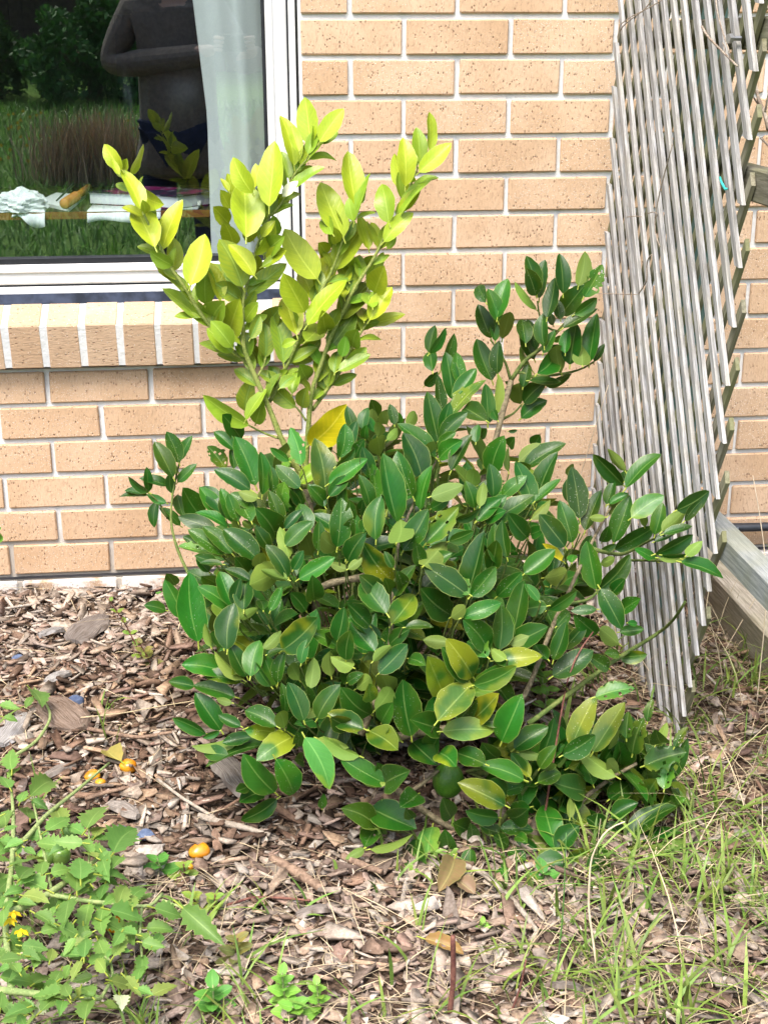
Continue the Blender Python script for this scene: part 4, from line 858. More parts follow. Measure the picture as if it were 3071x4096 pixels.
V, F, C = blades(X, Y, hills(X, Y)+RNG.uniform(.004, .02, n), RNG.uniform(.006, .02, n), RNG.uniform(.0009, .0021, n), RNG.uniform(2, 8, n), RNG.uniform(0, 6.3, n), sc_, droop=.8)
tag(link('straw', fast_mesh('straw', V, F, C), M_STRAW), 'dry straw coloured dead grass matted over the ground', 'dead grass', kind='stuff')
X, Y, u, v = scatter(1700, lambda u, v: .8*sstep(u, 1230, 1420)*sstep(v, 1280, 1420)*sstep(v, 2300, 1900)); n = len(X)
V, F, C = blades(X, Y, hills(X, Y), RNG.uniform(.06, .20, n), RNG.uniform(.0012, .0024, n), RNG.uniform(.3, 1.4, n), RNG.uniform(0, 6.3, n), np.array([.48, .40, .25])*RNG.uniform(.6, 1.25, (n, 1)))
tag(link('dry_grass', fast_mesh('dry_grass', V, F, C), M_STRAW), 'standing dry grass stalks around the trellis foot', 'dead grass', kind='stuff')

# ================================================================== SINGLE THINGS ON THE GROUND
def gp(xD, yD, z=0.0):
    p = at_z(xD*DD, yD*DD, z); return np.array([p[0], p[1], float(hills(p[0], p[1]))+z])
M_GREYW = mat_slab()
def slab(x0, y0, x1, y1, w, col, label, thick=.011):
    A, B = gp(x0, y0), gp(x1, y1); a = nrm((B-A)*[1, 1, 0]); s = np.array([-a[1], a[0], 0]); L = np.linalg.norm((B-A)[:2]); hw = w*L/2
    m = MB(); n = 7; V = []; UVs = []; c = (*col, 1)
    tp = [.45, .85, 1, .95, 1.02, .8, .35]
    for i in range(n):
        t = i/(n-1)
        for z, k in ((0, 1), (1, .88)):
            for sd in (-1, -.35, .35, 1):
                e = tp[i]*(1+random.uniform(-.12, .12)); UVs.append((t, sd*.5+.5))
                V.append(A+a*L*t+s*sd*hw*e*k+np.array([0, 0, .012+z*thick*(1-.35*abs(sd))+.006*math.sin(3*t)+random.uniform(-.001, .001)]))
    F = []
    for i in range(n-1):
        b, d = i*8, i*8+8
        for k in range(3): F += [(b+k, b+k+1, d+k+1, d+k), (b+4+k, d+4+k, d+5+k, b+5+k)]
        F += [(b, d, d+4, b+4), (b+3, b+7, d+7, d+3)]
    F += [(0, 4, 5, 1), (1, 5, 6, 2), (2, 6, 7, 3)]; e = (n-1)*8; F += [(e, e+1, e+5, e+4), (e+1, e+2, e+6, e+5), (e+2, e+3, e+7, e+6)]
    c = (*(x*.62 for x in col), 1); m.add(V, F, UVs, c); o = m.build('bark_slab', M_GREYW, smooth=False); tag(o, label, 'bark', 'large bark slabs on the mulch'); return o
slab(160, 1395, 225, 1340, .55, (.33, .29, .26), 'dark grey weathered bark slab between the wall and the mint')
slab(2, 1625, 58, 1560, .42, (.60, .58, .56), 'pale bleached wood slab on the mulch beside the tomato stem')
slab(462, 1655, 545, 1760, .26, (.47, .42, .36), 'long grey split bark slab at the lowest lemon leaves', .016)
slab(95, 1690, 165, 1665, .30, (.52, .46, .40), 'beige wood sliver close to the fallen orange tomatoes')
slab(100, 1535, 175, 1600, .55, (.38, .29, .23), 'round brown bark flake crossed by a tomato stalk')
slab(100, 1495, 155, 1475, .45, (.62, .60, .57), 'white bleached chip beside the blue pebble')
slab(85, 1385, 140, 1372, .35, (.56, .54, .52), 'silvery shredded wood piece near the dark grey slab')
slab(1190, 2150, 1260, 2162, .22, (.50, .44, .38), 'straight pale wood stick in the grass under the bush tip')
slab(640, 1990, 720, 1975, .28, (.55, .48, .42), 'pinkish split wood piece below the lowest branch')
slab(240, 1760, 300, 1790, .40, (.58, .52, .46), 'cream wood chip close to the tomato leaves')
def stick(pts, r, mat, label, name='fallen_stick', cat='stick', group=None, h=.018):
    P = [gp(x, y, h+(q[0] if q else 0)) for x, y, *q in pts]; P = smooth_line(P, 16)
    o = MB().tube(P, r, 7, jit=.12).build(name, mat, smooth=True); return tag(o, label, cat, group)
M_STICK = mat_bark('pale grey stick', (.20, .165, .125), (.36, .31, .25))
M_STICKB = mat_bark('brown stick', (.12, .075, .05), (.28, .19, .13)); M_RED = mat_bark('dark red stem', (.10, .035, .03), (.22, .10, .07))
R7 = lambda x, y: ((1200+x/.8862)/DD, (2700+y/.8862)/DD)
R6 = lambda x, y: ((x/1.2315)/DD, (2300+y/1.2315)/DD)
stick([R7(550, 695), R7(640, 715), R7(700, 765), R7(760, 810), R7(840, 920)], [.005, .0045, .004], M_STICK, 'pale forked grey stick lying below the dead tan leaf')
stick([R7(600, 803), R7(680, 795), R7(745, 797)], [.003, .0035], M_STICK, 'short grey side stick resting against the forked stick')
stick([R6(440, 770), R6(560, 780), R6(680, 800), R6(860, 790)], [.004, .004, .003], M_STICKB, 'brown curved stick on the mulch above the yellow leaf')
stick([R6(780, 1040), R6(900, 1130), R6(1000, 1190), R6(1060, 1220)], [.003, .003], M_STICK, 'thin grey twig lying towards the grey bark slab')
stick([R6(980, 1215), R6(1080, 1235), R6(1180, 1240), R6(1330, 1260)], [.006, .006, .004], M_STICK, 'thick pale stick in front of the lowest lemon leaf')
stick([R6(1340, 1380), R6(1450, 1450), R6(1590, 1550)], [.008, .009, .007], M_STICKB, 'thick brown stick at the grass edge')
stick([R7(150, 635), R7(220, 670), R7(290, 700)], [.007, .005], M_STICKB, 'short brown stick under the flat dark leaves')
stick([R6(420, 1110), R6(520, 1090), R6(640, 1075)], [.004, .003], M_STICKB, 'crooked brown twig below the orange tomatoes')
stick([R6(1110, 1590), R6(1250, 1560), R6(1400, 1580), R6(1530, 1600)], [.0022, .0018], M_RED, 'thin dark red stem trailing over the mulch')
stick([R7(1100, 830), R7(1160, 790), R7(1180, 740)], [.003, .003], M_STICK, 'pale bent twig in the grass')
stick([R6(400, 715), R6(600, 685), R6(800, 650), R6(960, 622)], [.0012, .001], simple('long straw', (.42, .34, .2), .7), 'long dry straw lying across the mulch towards the bush', 'dry_straw', 'straw', h=.03)
def upright(xD, yD, xt, yt, r, mat, label, cat, name, mid=None):
    A = gp(xD, yD); B = at_y(xt*DD, yt*DD, A[1]-.01); P = [A, A*.5+B*.5+(np.array(mid) if mid is not None else np.array([.004, 0, 0])), B]
    o = MB().tube(smooth_line(P, 12), r, 6, jit=.08).build(name, mat, smooth=True); return tag(o, label, cat)
upright(*R7(526, 1236), *R7(541, 925), [.0045, .004, .0035], M_RED, 'rusty brown dead stem standing upright in the mulch', 'dead stem', 'dead_stalk')
upright(*R7(738, 1230), *R7(800, 1010), [.002, .0012], M_RED, 'thin reddish weed stem leaning over the straw', 'dead stem', 'dead_stalk')
upright(*R7(905, 1090), *R7(942, 560), [.0014, .0011, .0006], simple('green stalk', (.08, .2, .04), .5), 'thin dark green grass stalk in front of the bush', 'grass stalk', 'grass_stalk')
sA = gp(*R7(1055, 1080)); sp_ = [sA]+[at_y(R7(x, y)[0]*DD, R7(x, y)[1]*DD, sA[1]+.02) for x, y in ((1020, 820), (1028, 650), (1080, 545), (1150, 520))]
tag(MB().tube(smooth_line(sp_, 22), [.002, .0017, .001], 5).build('grass_stalk', simple('straw stalk', (.62, .50, .34), .6), smooth=True), 'tall arching straw coloured dry stalk in front of the bush', 'grass stalk')
# green seed stalks and broad blades
M_BLADE = mat_attr('broad grass blade', .45, .4, .2, 60, 0, trans=.25)
def blade(bx, by, tx, ty, w, label, col=(.20, .33, .06), dy=0.0, zt=None, grp=None):
    A = gp(bx, by); B = at_y(tx*DD, ty*DD, A[1]+dy); Q = [A, A*.5+B*.5+np.array([0, 0, .02]), B]; Q = smooth_line(Q, 8); vw = TO_CAM(A)
    m = MB(); V = []; d = nrm(B-A); s = nrm(np.cross(vw, d)); ws = [.7, 1, 1, .95, .85, .65, .4, .05]
    for p, k in zip(Q, ws): V += [p-s*w*k/2, p+vw*w*.12*k, p+s*w*k/2]
    F = [(i*3+j, i*3+j+1, i*3+4+j, i*3+3+j) for i in range(7) for j in (0, 1)]
    m.open = True; m.add(V, F, c=(*col, 1)); o = m.build('grass_sprig', M_BLADE, smooth=True); return tag(o, label, 'grass blade', grp)
t14D = lambda x, y: ((2000+x/1.19)/DD, (2650+y/1.19)/DD)
t13D = lambda x, y: ((1300+x/1.19)/DD, (2900+y/1.19)/DD)
blade(*t14D(280, 460), *t14D(360, 50), .009, 'tall pale upright grass blade rising beside the bush', (.30, .42, .10), -.02)
GB = 'broad green grass blades'
for (a, b, c, d, w) in ((285, 560, 270, 350, .008), (265, 560, 160, 575, .007), (280, 600, 230, 480, .006), (600, 700, 640, 590, .009), (590, 720, 610, 600, .007), (720, 615, 880, 670, .006), (490, 700, 590, 600, .007), (400, 760, 425, 670, .007), (440, 770, 430, 700, .006), (60, 720, 30, 640, .006), (600, 560, 620, 380, .005)):
    blade(*t13D(a, b), *t13D(c, d), w, 'broad green grass blade growing at the bush foot', grp=GB)
for (a, b, c, d, w) in ((640, 540, 840, 600, .006), (660, 560, 780, 690, .006), (540, 690, 770, 820, .007), (700, 560, 830, 620, .006), (560, 690, 810, 750, .006), (430, 880, 490, 770, .006), (600, 1000, 650, 880, .006), (720, 1060, 690, 930, .006), (850, 1050, 930, 900, .006), (270, 440, 200, 290, .006)):
    blade(*t14D(a, b), *t14D(c, d), w, 'bright green grass blade crossing the low lemon leaves', (.22, .36, .07), grp='grass blades over the low branch')
# dead leaf, orange leaf, yellow leaf
def dead_leaf(xD, yD, xt, yt, w, col, label):
    A, B = gp(xD, yD, .03), gp(xt, yt, .025); m = MB(); add_leaf(m, A, B, nrm(np.array([.1, -.5, .8])), w, 'd', pcol=(col, 0, .3, 0), fold=.95, serr=.12, ns=12, petiole=.2)
    o = m.build('dead_leaf', M_SOFT, smooth=True); tag(o, label, 'dead leaf')
dead_leaf(*R7(545, 680), *R7(490, 790), .045, (.27, .165, .075), 'curled tan dead leaf under the bush front')
dead_leaf(*R7(440, 955), *R7(580, 1000), .025, (.32, .19, .07), 'orange brown curled leaf beside the upright dead stem')
dead_leaf(*R6(600, 940), *R6(530, 870), .04, (.33, .26, .07), 'withered yellow leaf beside the fallen tomatoes')
dead_leaf(*R7(560, 750), *R7(620, 790), .03, (.22, .15, .095), 'small folded brown leaf next to the tan dead leaf')
# blue pebbles
def lump(c, r, mat, name, sq=(1, 1, .7), amp=.15, parent=None):
    bm = bmesh.new(); bmesh.ops.create_icosphere(bm, subdivisions=3, radius=1)
    k = random.uniform(0, 9)
    for v in bm.verts:
        f = 1+amp*math.sin(3*v.co.x+k)*math.cos(2.5*v.co.y-k)+amp*.6*math.sin(4*v.co.z+2*k); v.co = Vector((v.co.x*sq[0], v.co.y*sq[1], v.co.z*sq[2]))*r*f+Vector(c)
    me = bpy.data.meshes.new(name); bm.to_mesh(me); bm.free(); me.polygons.foreach_set('use_smooth', [True]*len(me.polygons)); o = link(name, me, mat)
    if parent is not None: keep_world(o, parent)
    return o
M_BLUE = mat_bark('slate blue stone', (.045, .065, .12), (.13, .17, .26), 60)
for (x, y, r, lb) in ((375, 625, .013, 'slate blue pebble beside the bleached chip'), (88, 395, .010, 'small slate blue pebble near the silvery shredded wood'), (590, 1278, .015, 'dark blue pebble behind the tomato leaflets'), (720, 1295, .012, 'bluish grey pebble beside the tomato leaf tip')):
    p = gp(*R6(x, y), .012); tag(lump(p, r, M_BLUE, 'pebble', (1.3, 1, .7)), lb, 'pebble')
# fallen tomatoes
def mat_tom(name, c0, c1):
    t = NT(name); n = t.noise(40); t.col(t.mix(t.ramp(n.outputs[0], .35, .65), c0, c1)); return t.fin(.25, .5)
M_TOMO = mat_tom('orange tomato skin', (.42, .15, .008), (.55, .27, .015)); M_TOMG = mat_tom('green tomato skin', (.13, .26, .04), (.22, .34, .07))
def tomato(x, y, r, mat, label, split=False, z=.015):
    p = gp(*R6(x, y), z); o = lump(p, r, mat, 'fallen_tomato', (1.08, 1, .82), .09); tag(o, label, 'tomato', 'fallen tomatoes')
    return o
tomato(633, 965, .0150, M_TOMO, 'round orange fallen tomato beside the withered yellow leaf')
tomato(457, 990, .0135, M_TOMO, 'orange pear shaped fallen tomato touching the tomato stalk')
tomato(497, 1036, .0090, M_TOMO, 'small split orange tomato scrap below the pear shaped one')
tomato(983, 1360, .0165, M_TOMO, 'brownish orange fallen tomato in front of the mint sprig')
tomato(568, 1708, .014, M_TOMO, 'orange tomato lying under the tomato leaves')
tomato(930, 1428, .007, M_TOMO, 'tiny orange tomato scrap by the mint sprig')

# ================================================================== TOMATO PLANT
tom = tag(empty('tomato_plant', tuple(gp(*R6(60, 1900)))), 'sprawling pale green tomato plant with small yellow flowers', 'tomato plant')
def hz(x, y):                                   # height of the sprawling plant above the bed (R6 coordinates)
    return float(np.interp(y, [500, 900, 1300, 1700, 2200], [.05, .07, .11, .14, .13]))*float(np.interp(x, [0, 500, 1100], [1.0, .9, .55]))
def tp(x, y, dz=0.0): 
    h = hz(x, y)+dz; a, b = R6(x, y); return at_z(a*DD, b*DD, h)
M_TSTEM = mat_bark('hairy tomato stem', (.17, .24, .08), (.30, .36, .14), 150)
for pts, r in (([(-60, 1700), (0, 1680), (180, 1610), (300, 1530), (430, 1440), (490, 1390)], [.006, .005, .003]), ([(-60, 960), (0, 930), (180, 830), (260, 700), (215, 600), (170, 555)], [.004, .003, .0018]), ([(60, 1360), (120, 1310), (230, 1180), (370, 1070), (540, 925)], [.0045, .0035, .002]),
               ([(250, 1575), (450, 1610), (600, 1620), (740, 1640), (800, 1570)], [.0035, .0025]), ([(-40, 2040), (60, 2050), (250, 2070), (500, 2085)], [.005, .004]), ([(60, 2060), (20, 1680), (60, 1460), (70, 1200), (50, 950)], [.005, .004, .002]), ([(440, 1440), (440, 1300), (440, 1230)], [.002, .0015]), ([(260, 1580), (230, 1420), (160, 1090)], [.0025, .0018]), ([(500, 2085), (560, 1980), (540, 1880), (450, 1880)], [.0025, .0018]), ([(700, 1640), (690, 1780), (700, 1880)], [.002, .0014]), ([(800, 1600), (900, 1640), (990, 1700)], [.002, .0014])):
    MB().tube(smooth_line([tp(x, y, -.01) for x, y in pts], 18), r, 7).build('stem', M_TSTEM, tom, smooth=True)
TL = rec("430 1250 525 1155 60;420 1280 340 1245 50;410 1320 280 1310 55;450 1300 540 1300 50;440 1340 530 1370 50;560 1370 660 1265 50;230 1260 330 1205 60;380 1560 370 1490 60;500 1480 630 1520 90;520 1520 500 1590 70;540 1650 690 1700 80;440 1620 410 1780 70;340 1600 320 1720 60;510 1640 510 1760 50;700 1600 740 1570 50;760 1640 880 1680 90;720 1740 840 1750 70;700 1810 800 1830 60;640 1850 590 1860 60;700 1870 690 1990 50;900 1640 1080 1800 80;230 1550 80 1490 120;20 1560 0 1480 80;60 960 65 870 40;40 1000 100 950 40;150 1090 250 1030 60;160 1110 230 1150 50;100 1120 130 1070 40;150 1200 140 1150 40;50 1050 10 1000 40;20 1260 80 1240 60;0 1300 60 1330 60;90 1380 40 1340 70;60 1430 150 1400 60;210 1480 220 1420 60;250 1470 340 1460 55;0 1640 100 1600 60;0 1860 160 1850 70;0 1900 100 1890 70;0 1980 160 2010 80;60 1790 140 1740 60;200 1760 300 1740 50;430 1800 350 1840 50 o;400 1900 360 1990 40 o;440 1870 420 1800 40 o;560 1880 620 1790 50 o;550 2000 640 2030 50 o;590 2070 600 2140 70 q;250 2090 180 2160 60 q;400 2030 390 2080 40 o;520 1960 480 1900 40 o;30 1240 10 1180 60;-20 1480 -60 1400 70;100 1500 150 1450 60;480 1430 560 1440 60;330 1340 250 1380 50;600 1390 560 1440 50;110 1660 40 1620 60;280 1640 240 1700 50;360 1720 300 1800 60;600 1760 560 1820 60;150 1880 240 1900 55;120 1950 60 1990 60;300 1950 260 2040 50;20 2110 80 2180 60;160 600 130 650 40;150 560 200 640 35;0 640 90 660 45;20 700 80 720 35", 0, 0, 1, 't')
for _ in range(120):
    x, y = random.uniform(-40, 760), random.uniform(1180, 2200)
    if x > 420+.55*(y-1180) or x > 760: continue
    an = random.uniform(0, 6.3); L_ = random.uniform(60, 130); TL.append((x, y, x+math.cos(an)*L_, y+math.sin(an)*L_*.8, L_*.55, random.choice('tttttttto')))
PT = {'t': ((.125, .245, .052), .0, .12, 0), 'o': ((.20, .27, .06), .0, .2, 0), 'q': ((.40, .43, .27), .0, .2, 0)}
for (bx, by, tx, ty, w, k) in TL:
    dz = random.uniform(-.03, .03)
    A, B = tp(bx, by, dz), tp(tx, ty, dz+random.uniform(-.025, .008)); B = A+(B-A)*1.18; L = np.linalg.norm(B-A); kk = np.linalg.norm(CAMP-A)/FPX
    m = MB(); add_leaf(m, A, B, nrm(TO_CAM(A)*.7+np.array([random.uniform(-.6, .6), random.uniform(-.3, .5), .75])), min(max(w/1.2315*kk*1.35, L*.42), L*.58), 't', ns=14, nt=5, serr=.10, lobes=1, fold=random.uniform(.15, .6), pcol=PT[k], petiole=.22,
        prof=lambda s: (np.sin(math.pi*np.clip(s, 0, 1)**.70)**1.05)*(1-.22*s))
    o = m.build('leaflet', M_SOFT, tom, smooth=True)
M_PETAL = simple('yellow petal', (.78, .55, .02), .5, .3)
for x, y in ((48, 1690), (105, 1745), (70, 1655)):
    c = tp(x, y, .01); m = MB(); m.open = True
    for k in range(5):
        an = k*1.2566+x; e = np.array([math.cos(an), math.sin(an)*.4, -.8]); e = nrm(e); s = nrm(np.cross(e, [0, 1, .2])); L = .014
        m.add([c, c+e*L*.5+s*.0035, c+e*L, c+e*L*.5-s*.0035], [(0, 1, 2, 3)])
    m.tube([c, c+[0, -.001, -.010]], [.0018, .001], 5); m.build('flower', M_PETAL, tom)
for x, y, r in ((298, 1380, .017), (228, 1388, .015)): lump(tp(x, y, -.05), r, M_TOMG, 'green_tomato', (1, 1, .92), .03, tom)

# ================================================================== MINT AND OTHER WEEDS
PALM = {'m': ((.075, .24, .035), .05, .1, 0), 'n': ((.17, .27, .045), .35, .35, 0), 'b': ((.17, .36, .05), .1, .2, 0), 'r': ((.16, .15, .05), .4, .3, 0)}
def mint(xD, yD, xt, yt, nn, size, k, label, top=1.0):
    A = gp(xD, yD); h = max(.03, at_y(xt*DD, yt*DD, A[1])[2]-A[2]); B = at_y(xt*DD, yt*DD, A[1]-.01)
    e = tag(empty('mint_plant', tuple(A)), label, 'mint')
    P = smooth_line([A, (A+B)/2+RNG.normal(0, .004, 3), B], 10); MB().tube(P, [.0018, .0012], 6).build('stem', M_RED if k in 'nr' else M_TSTEM, e, smooth=True)
    for j in range(nn):
        t = (j+.6)/nn; c = np.array([np.interp(t, np.linspace(0, 1, 10), P[:, q]) for q in range(3)]); an = j*1.57+random.uniform(-.3, .3); sz = size*(1.15-.45*t)*random.uniform(.85, 1.15)
        for sg in (0, math.pi):
            d = nrm(np.array([math.cos(an+sg), math.sin(an+sg)*.9, .15+.45*t*top])); m = MB()
            add_leaf(m, c, c+d*sz, nrm(np.array([-d[0]*.5, -d[1]*.5-.35, .9])), sz*.68, 'd', ns=9, nt=5, serr=.10, lobes=0, fold=.18, pcol=PALM[k], petiole=.08, prof=lambda s: np.sin(math.pi*np.clip(s, 0, 1)**.75)**.7)
            m.build('leaf', M_SOFT, e, smooth=True)
mint(312, 1430, 232, 1290, 6, .022, 'n', 'leggy yellowing mint stem between the wall and the bush')
mint(330, 1440, 300, 1385, 4, .026, 'r', 'withered reddish mint sprig drooping beside the bush')
mint(345, 1290, 380, 1245, 3, .018, 'm', 'small fresh mint tip behind the dark leaves at the wall')
mint(*R6(800, 1470), *R6(775, 1395), 3, .030, 'm', 'dark green mint sprig behind the brownish orange tomato')
mint(*R6(890, 1490), *R6(905, 1425), 3, .024, 'n', 'yellow tinged mint sprig behind the tiny tomato scrap')
mint(*R6(1050, 1640), *R6(1060, 1575), 3, .026, 'n', 'yellow mottled mint sprig on the mulch beside the red stem')
mint(*R6(950, 1640), *R6(940, 1580), 3, .022, 'n', 'small yellowing mint shoot beside the tomato leaf tip')
mint(*R6(1160, 1900), *R6(1170, 1790), 5, .028, 'r', 'purple brown mint stem standing in the mulch')
mint(*R6(1060, 2110), *R6(1050, 2020), 4, .034, 'm', 'bright green mint plant growing in the short grass')
mint(*R6(1420, 2140), *R6(1390, 1960), 6, .024, 'b', 'pale lime mint stems beside the upright dead stem')
mint(*R6(1530, 2180), *R6(1560, 2010), 6, .022, 'b', 'lime green leafy weed beside the rusty dead stem')
mint(*R6(1460, 2210), *R6(1440, 2130), 3, .030, 'b', 'low bright lime weed rosette in the grass')
mint(*t14D(215, 170), *t14D(195, 20), 4, .030, 'b', 'bright lime mint sprig growing through the bush')
mint(*t14D(215, 230), *t14D(225, 135), 2, .030, 'b', 'short lime mint tip in front of the reddish stalk')
mint(*t14D(215, 1045), *t14D(205, 1000), 2, .032, 'm', 'dark crinkled mint leaves under the lowest branch')
mint(*R7(655, 910), *R7(655, 885), 2, .016, 'b', 'tiny lime seedling in front of the forked stick')
# leafy weed at the edge of the picture on the wall
A = gp(-18, 1300); e = tag(empty('garden_weed', tuple(A)), 'leafy green weed standing against the wall below the sill', 'weed')
P = smooth_line([A, at_y(-20*DD, 1200*DD, -.10), at_y(-16*DD, 1140*DD, -.10)], 8); MB().tube(P, [.003, .002], 6).build('stem', M_TSTEM, e, smooth=True)
for (x, y, w) in ((4, 1140, .03), (8, 1166, .035), (-40, 1120, .04), (-50, 1170, .04), (5, 1335, .04)):
    B = at_y(x*DD, y*DD, -.12); m = MB(); add_leaf(m, P[-2] if y < 1300 else A, B, nrm([0, -.6, .7]), w, 'd', ns=11, lobes=1, pcol=((.08, .22, .03), 0, .1, 0)); m.build('leaf', M_SOFT, e, smooth=True)
# tall pale stalk beside the rail and the loose dry vine on the trellis
st = [gp(1650, 1290), at_x(3071-60, 2000, .95), at_x(3000, 1910, .95)]
M_VINE = mat_bark('dry vine', (.20, .15, .11), (.40, .34, .27))
r3 = lambda x, y, dx=-.012: at_x(2200+x/1.7015, y/1.7015, TX+dx)
vine = tag(empty('dry_vine', tuple(r3(1270, 450)*[1, 1, 0])), 'bare dry vine tendrils tangled in the trellis slats', 'vine')
for pts, r in (([(690, 0), (640, 70), (560, 120), (490, 180), (465, 205), (475, 215)], .0013), ([(760, 0), (660, 60), (540, 115), (480, 165)], .001), ([(1030, 180), (1060, 240), (1130, 310), (1190, 370), (1270, 450)], [.0022, .0018]), ([(1125, 0), (1135, 90), (1180, 250), (1220, 350), (1225, 420)], .0012), ([(1170, 290), (1190, 330), (1185, 360)], .001),
               ([(830, 980), (790, 1130), (750, 1270), (720, 1420), (700, 1530), (710, 1600), (745, 1680)], .0013), ([(660, 1455), (700, 1440), (735, 1460), (715, 1480)], .001), ([(520, 1478), (570, 1470), (620, 1475)], .001), ([(690, 1735), (660, 1750), (650, 1830), (665, 1900), (600, 2000)], .0014), ([(280, 1998), (420, 2000), (590, 2005)], .0009)):
    MB().tube(smooth_line([r3(x, y) for x, y in pts], 12), r, 5).build('tendril', M_VINE, vine, smooth=True)
v2 = tag(empty('climbing_vine', (.62, -.35, 0)), 'bare dry vine stems climbing behind the trellis edge at the wall', 'vine')
for pts, r in (([(1390, 560), (1420, 700), (1460, 770), (1482, 880)], [.003, .004]), ([(1482, 640), (1460, 760)], .002), ([(1482, 50), (1450, 80), (1435, 150)], .003), ([(1380, 660), (1440, 750)], .0018), ([(1430, 940), (1482, 990)], .002)):
    MB().tube(smooth_line([r3(x, y, .16) for x, y in pts], 10), r, 6).build('vine_stem', M_VINE, v2, smooth=True)
# thin reddish withered twig in the bush and straw stalks against the trellis
for i, (p, r, mt, lb) in enumerate(((((1900+480/1.658, 1750+1640/1.658), (1900+620/1.658, 1750+1510/1.658), (1900+690/1.658, 1750+1420/1.658), (1900+720/1.658, 1750+1340/1.658), (1900+780/1.658, 1750+1290/1.658)), [.0022, .0014], M_RED, 'withered reddish twig with shrivelled leaves beside the lime mint'),)):
    P = [CAMP+ray(u, v)*(dome(u, v)-.03) for u, v in p]; P[0][2] = .0; tag(MB().tube(smooth_line(P, 12), r, 6).build('withered_twig', mt, smooth=True), lb, 'twig')
z4 = lambda x, y: (2200+x/1.382, 1200+y/1.382)
for (b, t_, lb) in (((130, 1080), (320, 470), 'fine pale dry stalk leaning on the trellis far edge'), ((1204, 1580), (1118, 970), 'tall pale dry stalk rising beside the grey rail'), ((640, 2200), (500, 1980), 'dry straw stalk leaning across the trellis foot'), ((950, 1960), (1160, 1600), 'dry bent grass stalk below the grey rail')):
    if b[0] > 1100: A, B = at_x(*z4(*b), .62), at_x(*z4(*t_), .62); A = A*1.0; foot = A.copy(); foot[2] = .0; pts = [foot, A, (A+B)/2+np.array([.004, 0, 0]), B]
    elif b[0] < 200: B = at_x(*z4(*t_), TX-.02); A = at_y(*z4(*b), B[1]+.02); foot = A.copy(); foot[2] = 0; pts = [foot, A, B]
    else: A = at_z(*z4(*b), .0); B = at_y(*z4(*t_), A[1]+.02); pts = [A, (A+B)/2, B]
    tag(MB().tube(smooth_line(pts, 12), [.0013, .0008], 5).build('dry_stalk', simple('pale stalk', (.58, .48, .34), .7), smooth=True), lb, 'dry stalk')
# ================================================================== BEHIND THE GLASS
z1 = lambda x, y: (x/1.2754, y/1.2754)            # pixels of the window close-up
def wz(x, y, Y): return at_y(*z1(x, y), Y)
M_CLOTH = NT('white curtain cloth'); _n = M_CLOTH.noise(300, None, 3); _c = M_CLOTH.mix(M_CLOTH.ramp(_n.outputs[0], .3, .7), (.80, .83, .82), (.87, .89, .87)); M_CLOTH.col(_c); M_CLOTH.bump(_n.outputs[0], .2, .001)
_t = M_CLOTH.n('ShaderNodeBsdfTranslucent'); _t.inputs[0].default_value = (.8, .84, .84, 1); _m = M_CLOTH.n('ShaderNodeMixShader'); _m.inputs[0].default_value = .35
M_CLOTH.l(M_CLOTH.b.outputs[0], _m.inputs[1]); M_CLOTH.l(_t.outputs[0], _m.inputs[2]); M_CLOTH.l(_m.outputs[0], M_CLOTH.out.inputs[0]); M_CLOTH.fin(.8, .2); M_CLOTH = M_CLOTH.m
YC = .145
xl_top, xl_mid, xl_bot = wz(980, 0, YC)[0], wz(1055, 600, YC)[0], wz(1075, 1300, YC)[0]; xr = wz(1500, 600, YC)[0]
zt_, zb_ = 1.95, wz(1075, 1420, YC)[2]
V = []; nu, nv = 70, 26
for j in range(nv):
    z = zb_+(zt_-zb_)*j/(nv-1)
    xl = float(np.interp(z, [zb_, wz(1055, 600, YC)[2], wz(980, 0, YC)[2], zt_], [xl_bot, xl_mid, xl_top, xl_top-.10]))
    for i in range(nu):
        s = i/(nu-1); xx = xl+(xr-xl)*s
        V.append((xx, YC+.020*math.sin(s*9.5+.35*math.sin(z*2))+.004*math.sin(s*23+z*1.3)+.05*(1-s)**6, z))
m = MB(); m.open = True; m.add(V, [(j*nu+i, j*nu+i+1, (j+1)*nu+i+1, (j+1)*nu+i) for j in range(nv-1) for i in range(nu-1)])
cu = m.build('curtain', M_CLOTH, smooth=True); sol = cu.modifiers.new('t', 'SOLIDIFY'); sol.thickness = .0015
tag(cu, 'white curtain hanging in folds behind the window glass', 'curtain')
# table
YT = .26
ztab = wz(600, 1078, YT)[2]; zte = wz(600, 1114, YT)[2]
tb = tag(empty('wooden_table', (-1.2, YT+.3, .03)), 'orange wooden table behind the window', 'table')
M_TAB = mat_wood('orange table wood', (.17, .062, .018), (.26, .10, .03), stretch=(.06, 1, 1))
MB().box((-1.25, YT+.305, (ztab+zte)/2), (1.9, .60, ztab-zte)).build('table_top', simple('dark polished table top', (.035, .022, .015), .5, .2), tb, bevel=.003)
MB().box((-1.25, YT+.002, (ztab+zte)/2), (1.9, .008, (ztab-zte)*.98)).build('edge_strip', M_TAB, tb)
for x in (-2.15, -.36):
    for y in (YT+.04, YT+.56): MB().box((x, y, (zte+.03)/2), (.05, .05, zte-.03)).build('leg', M_TAB, tb)
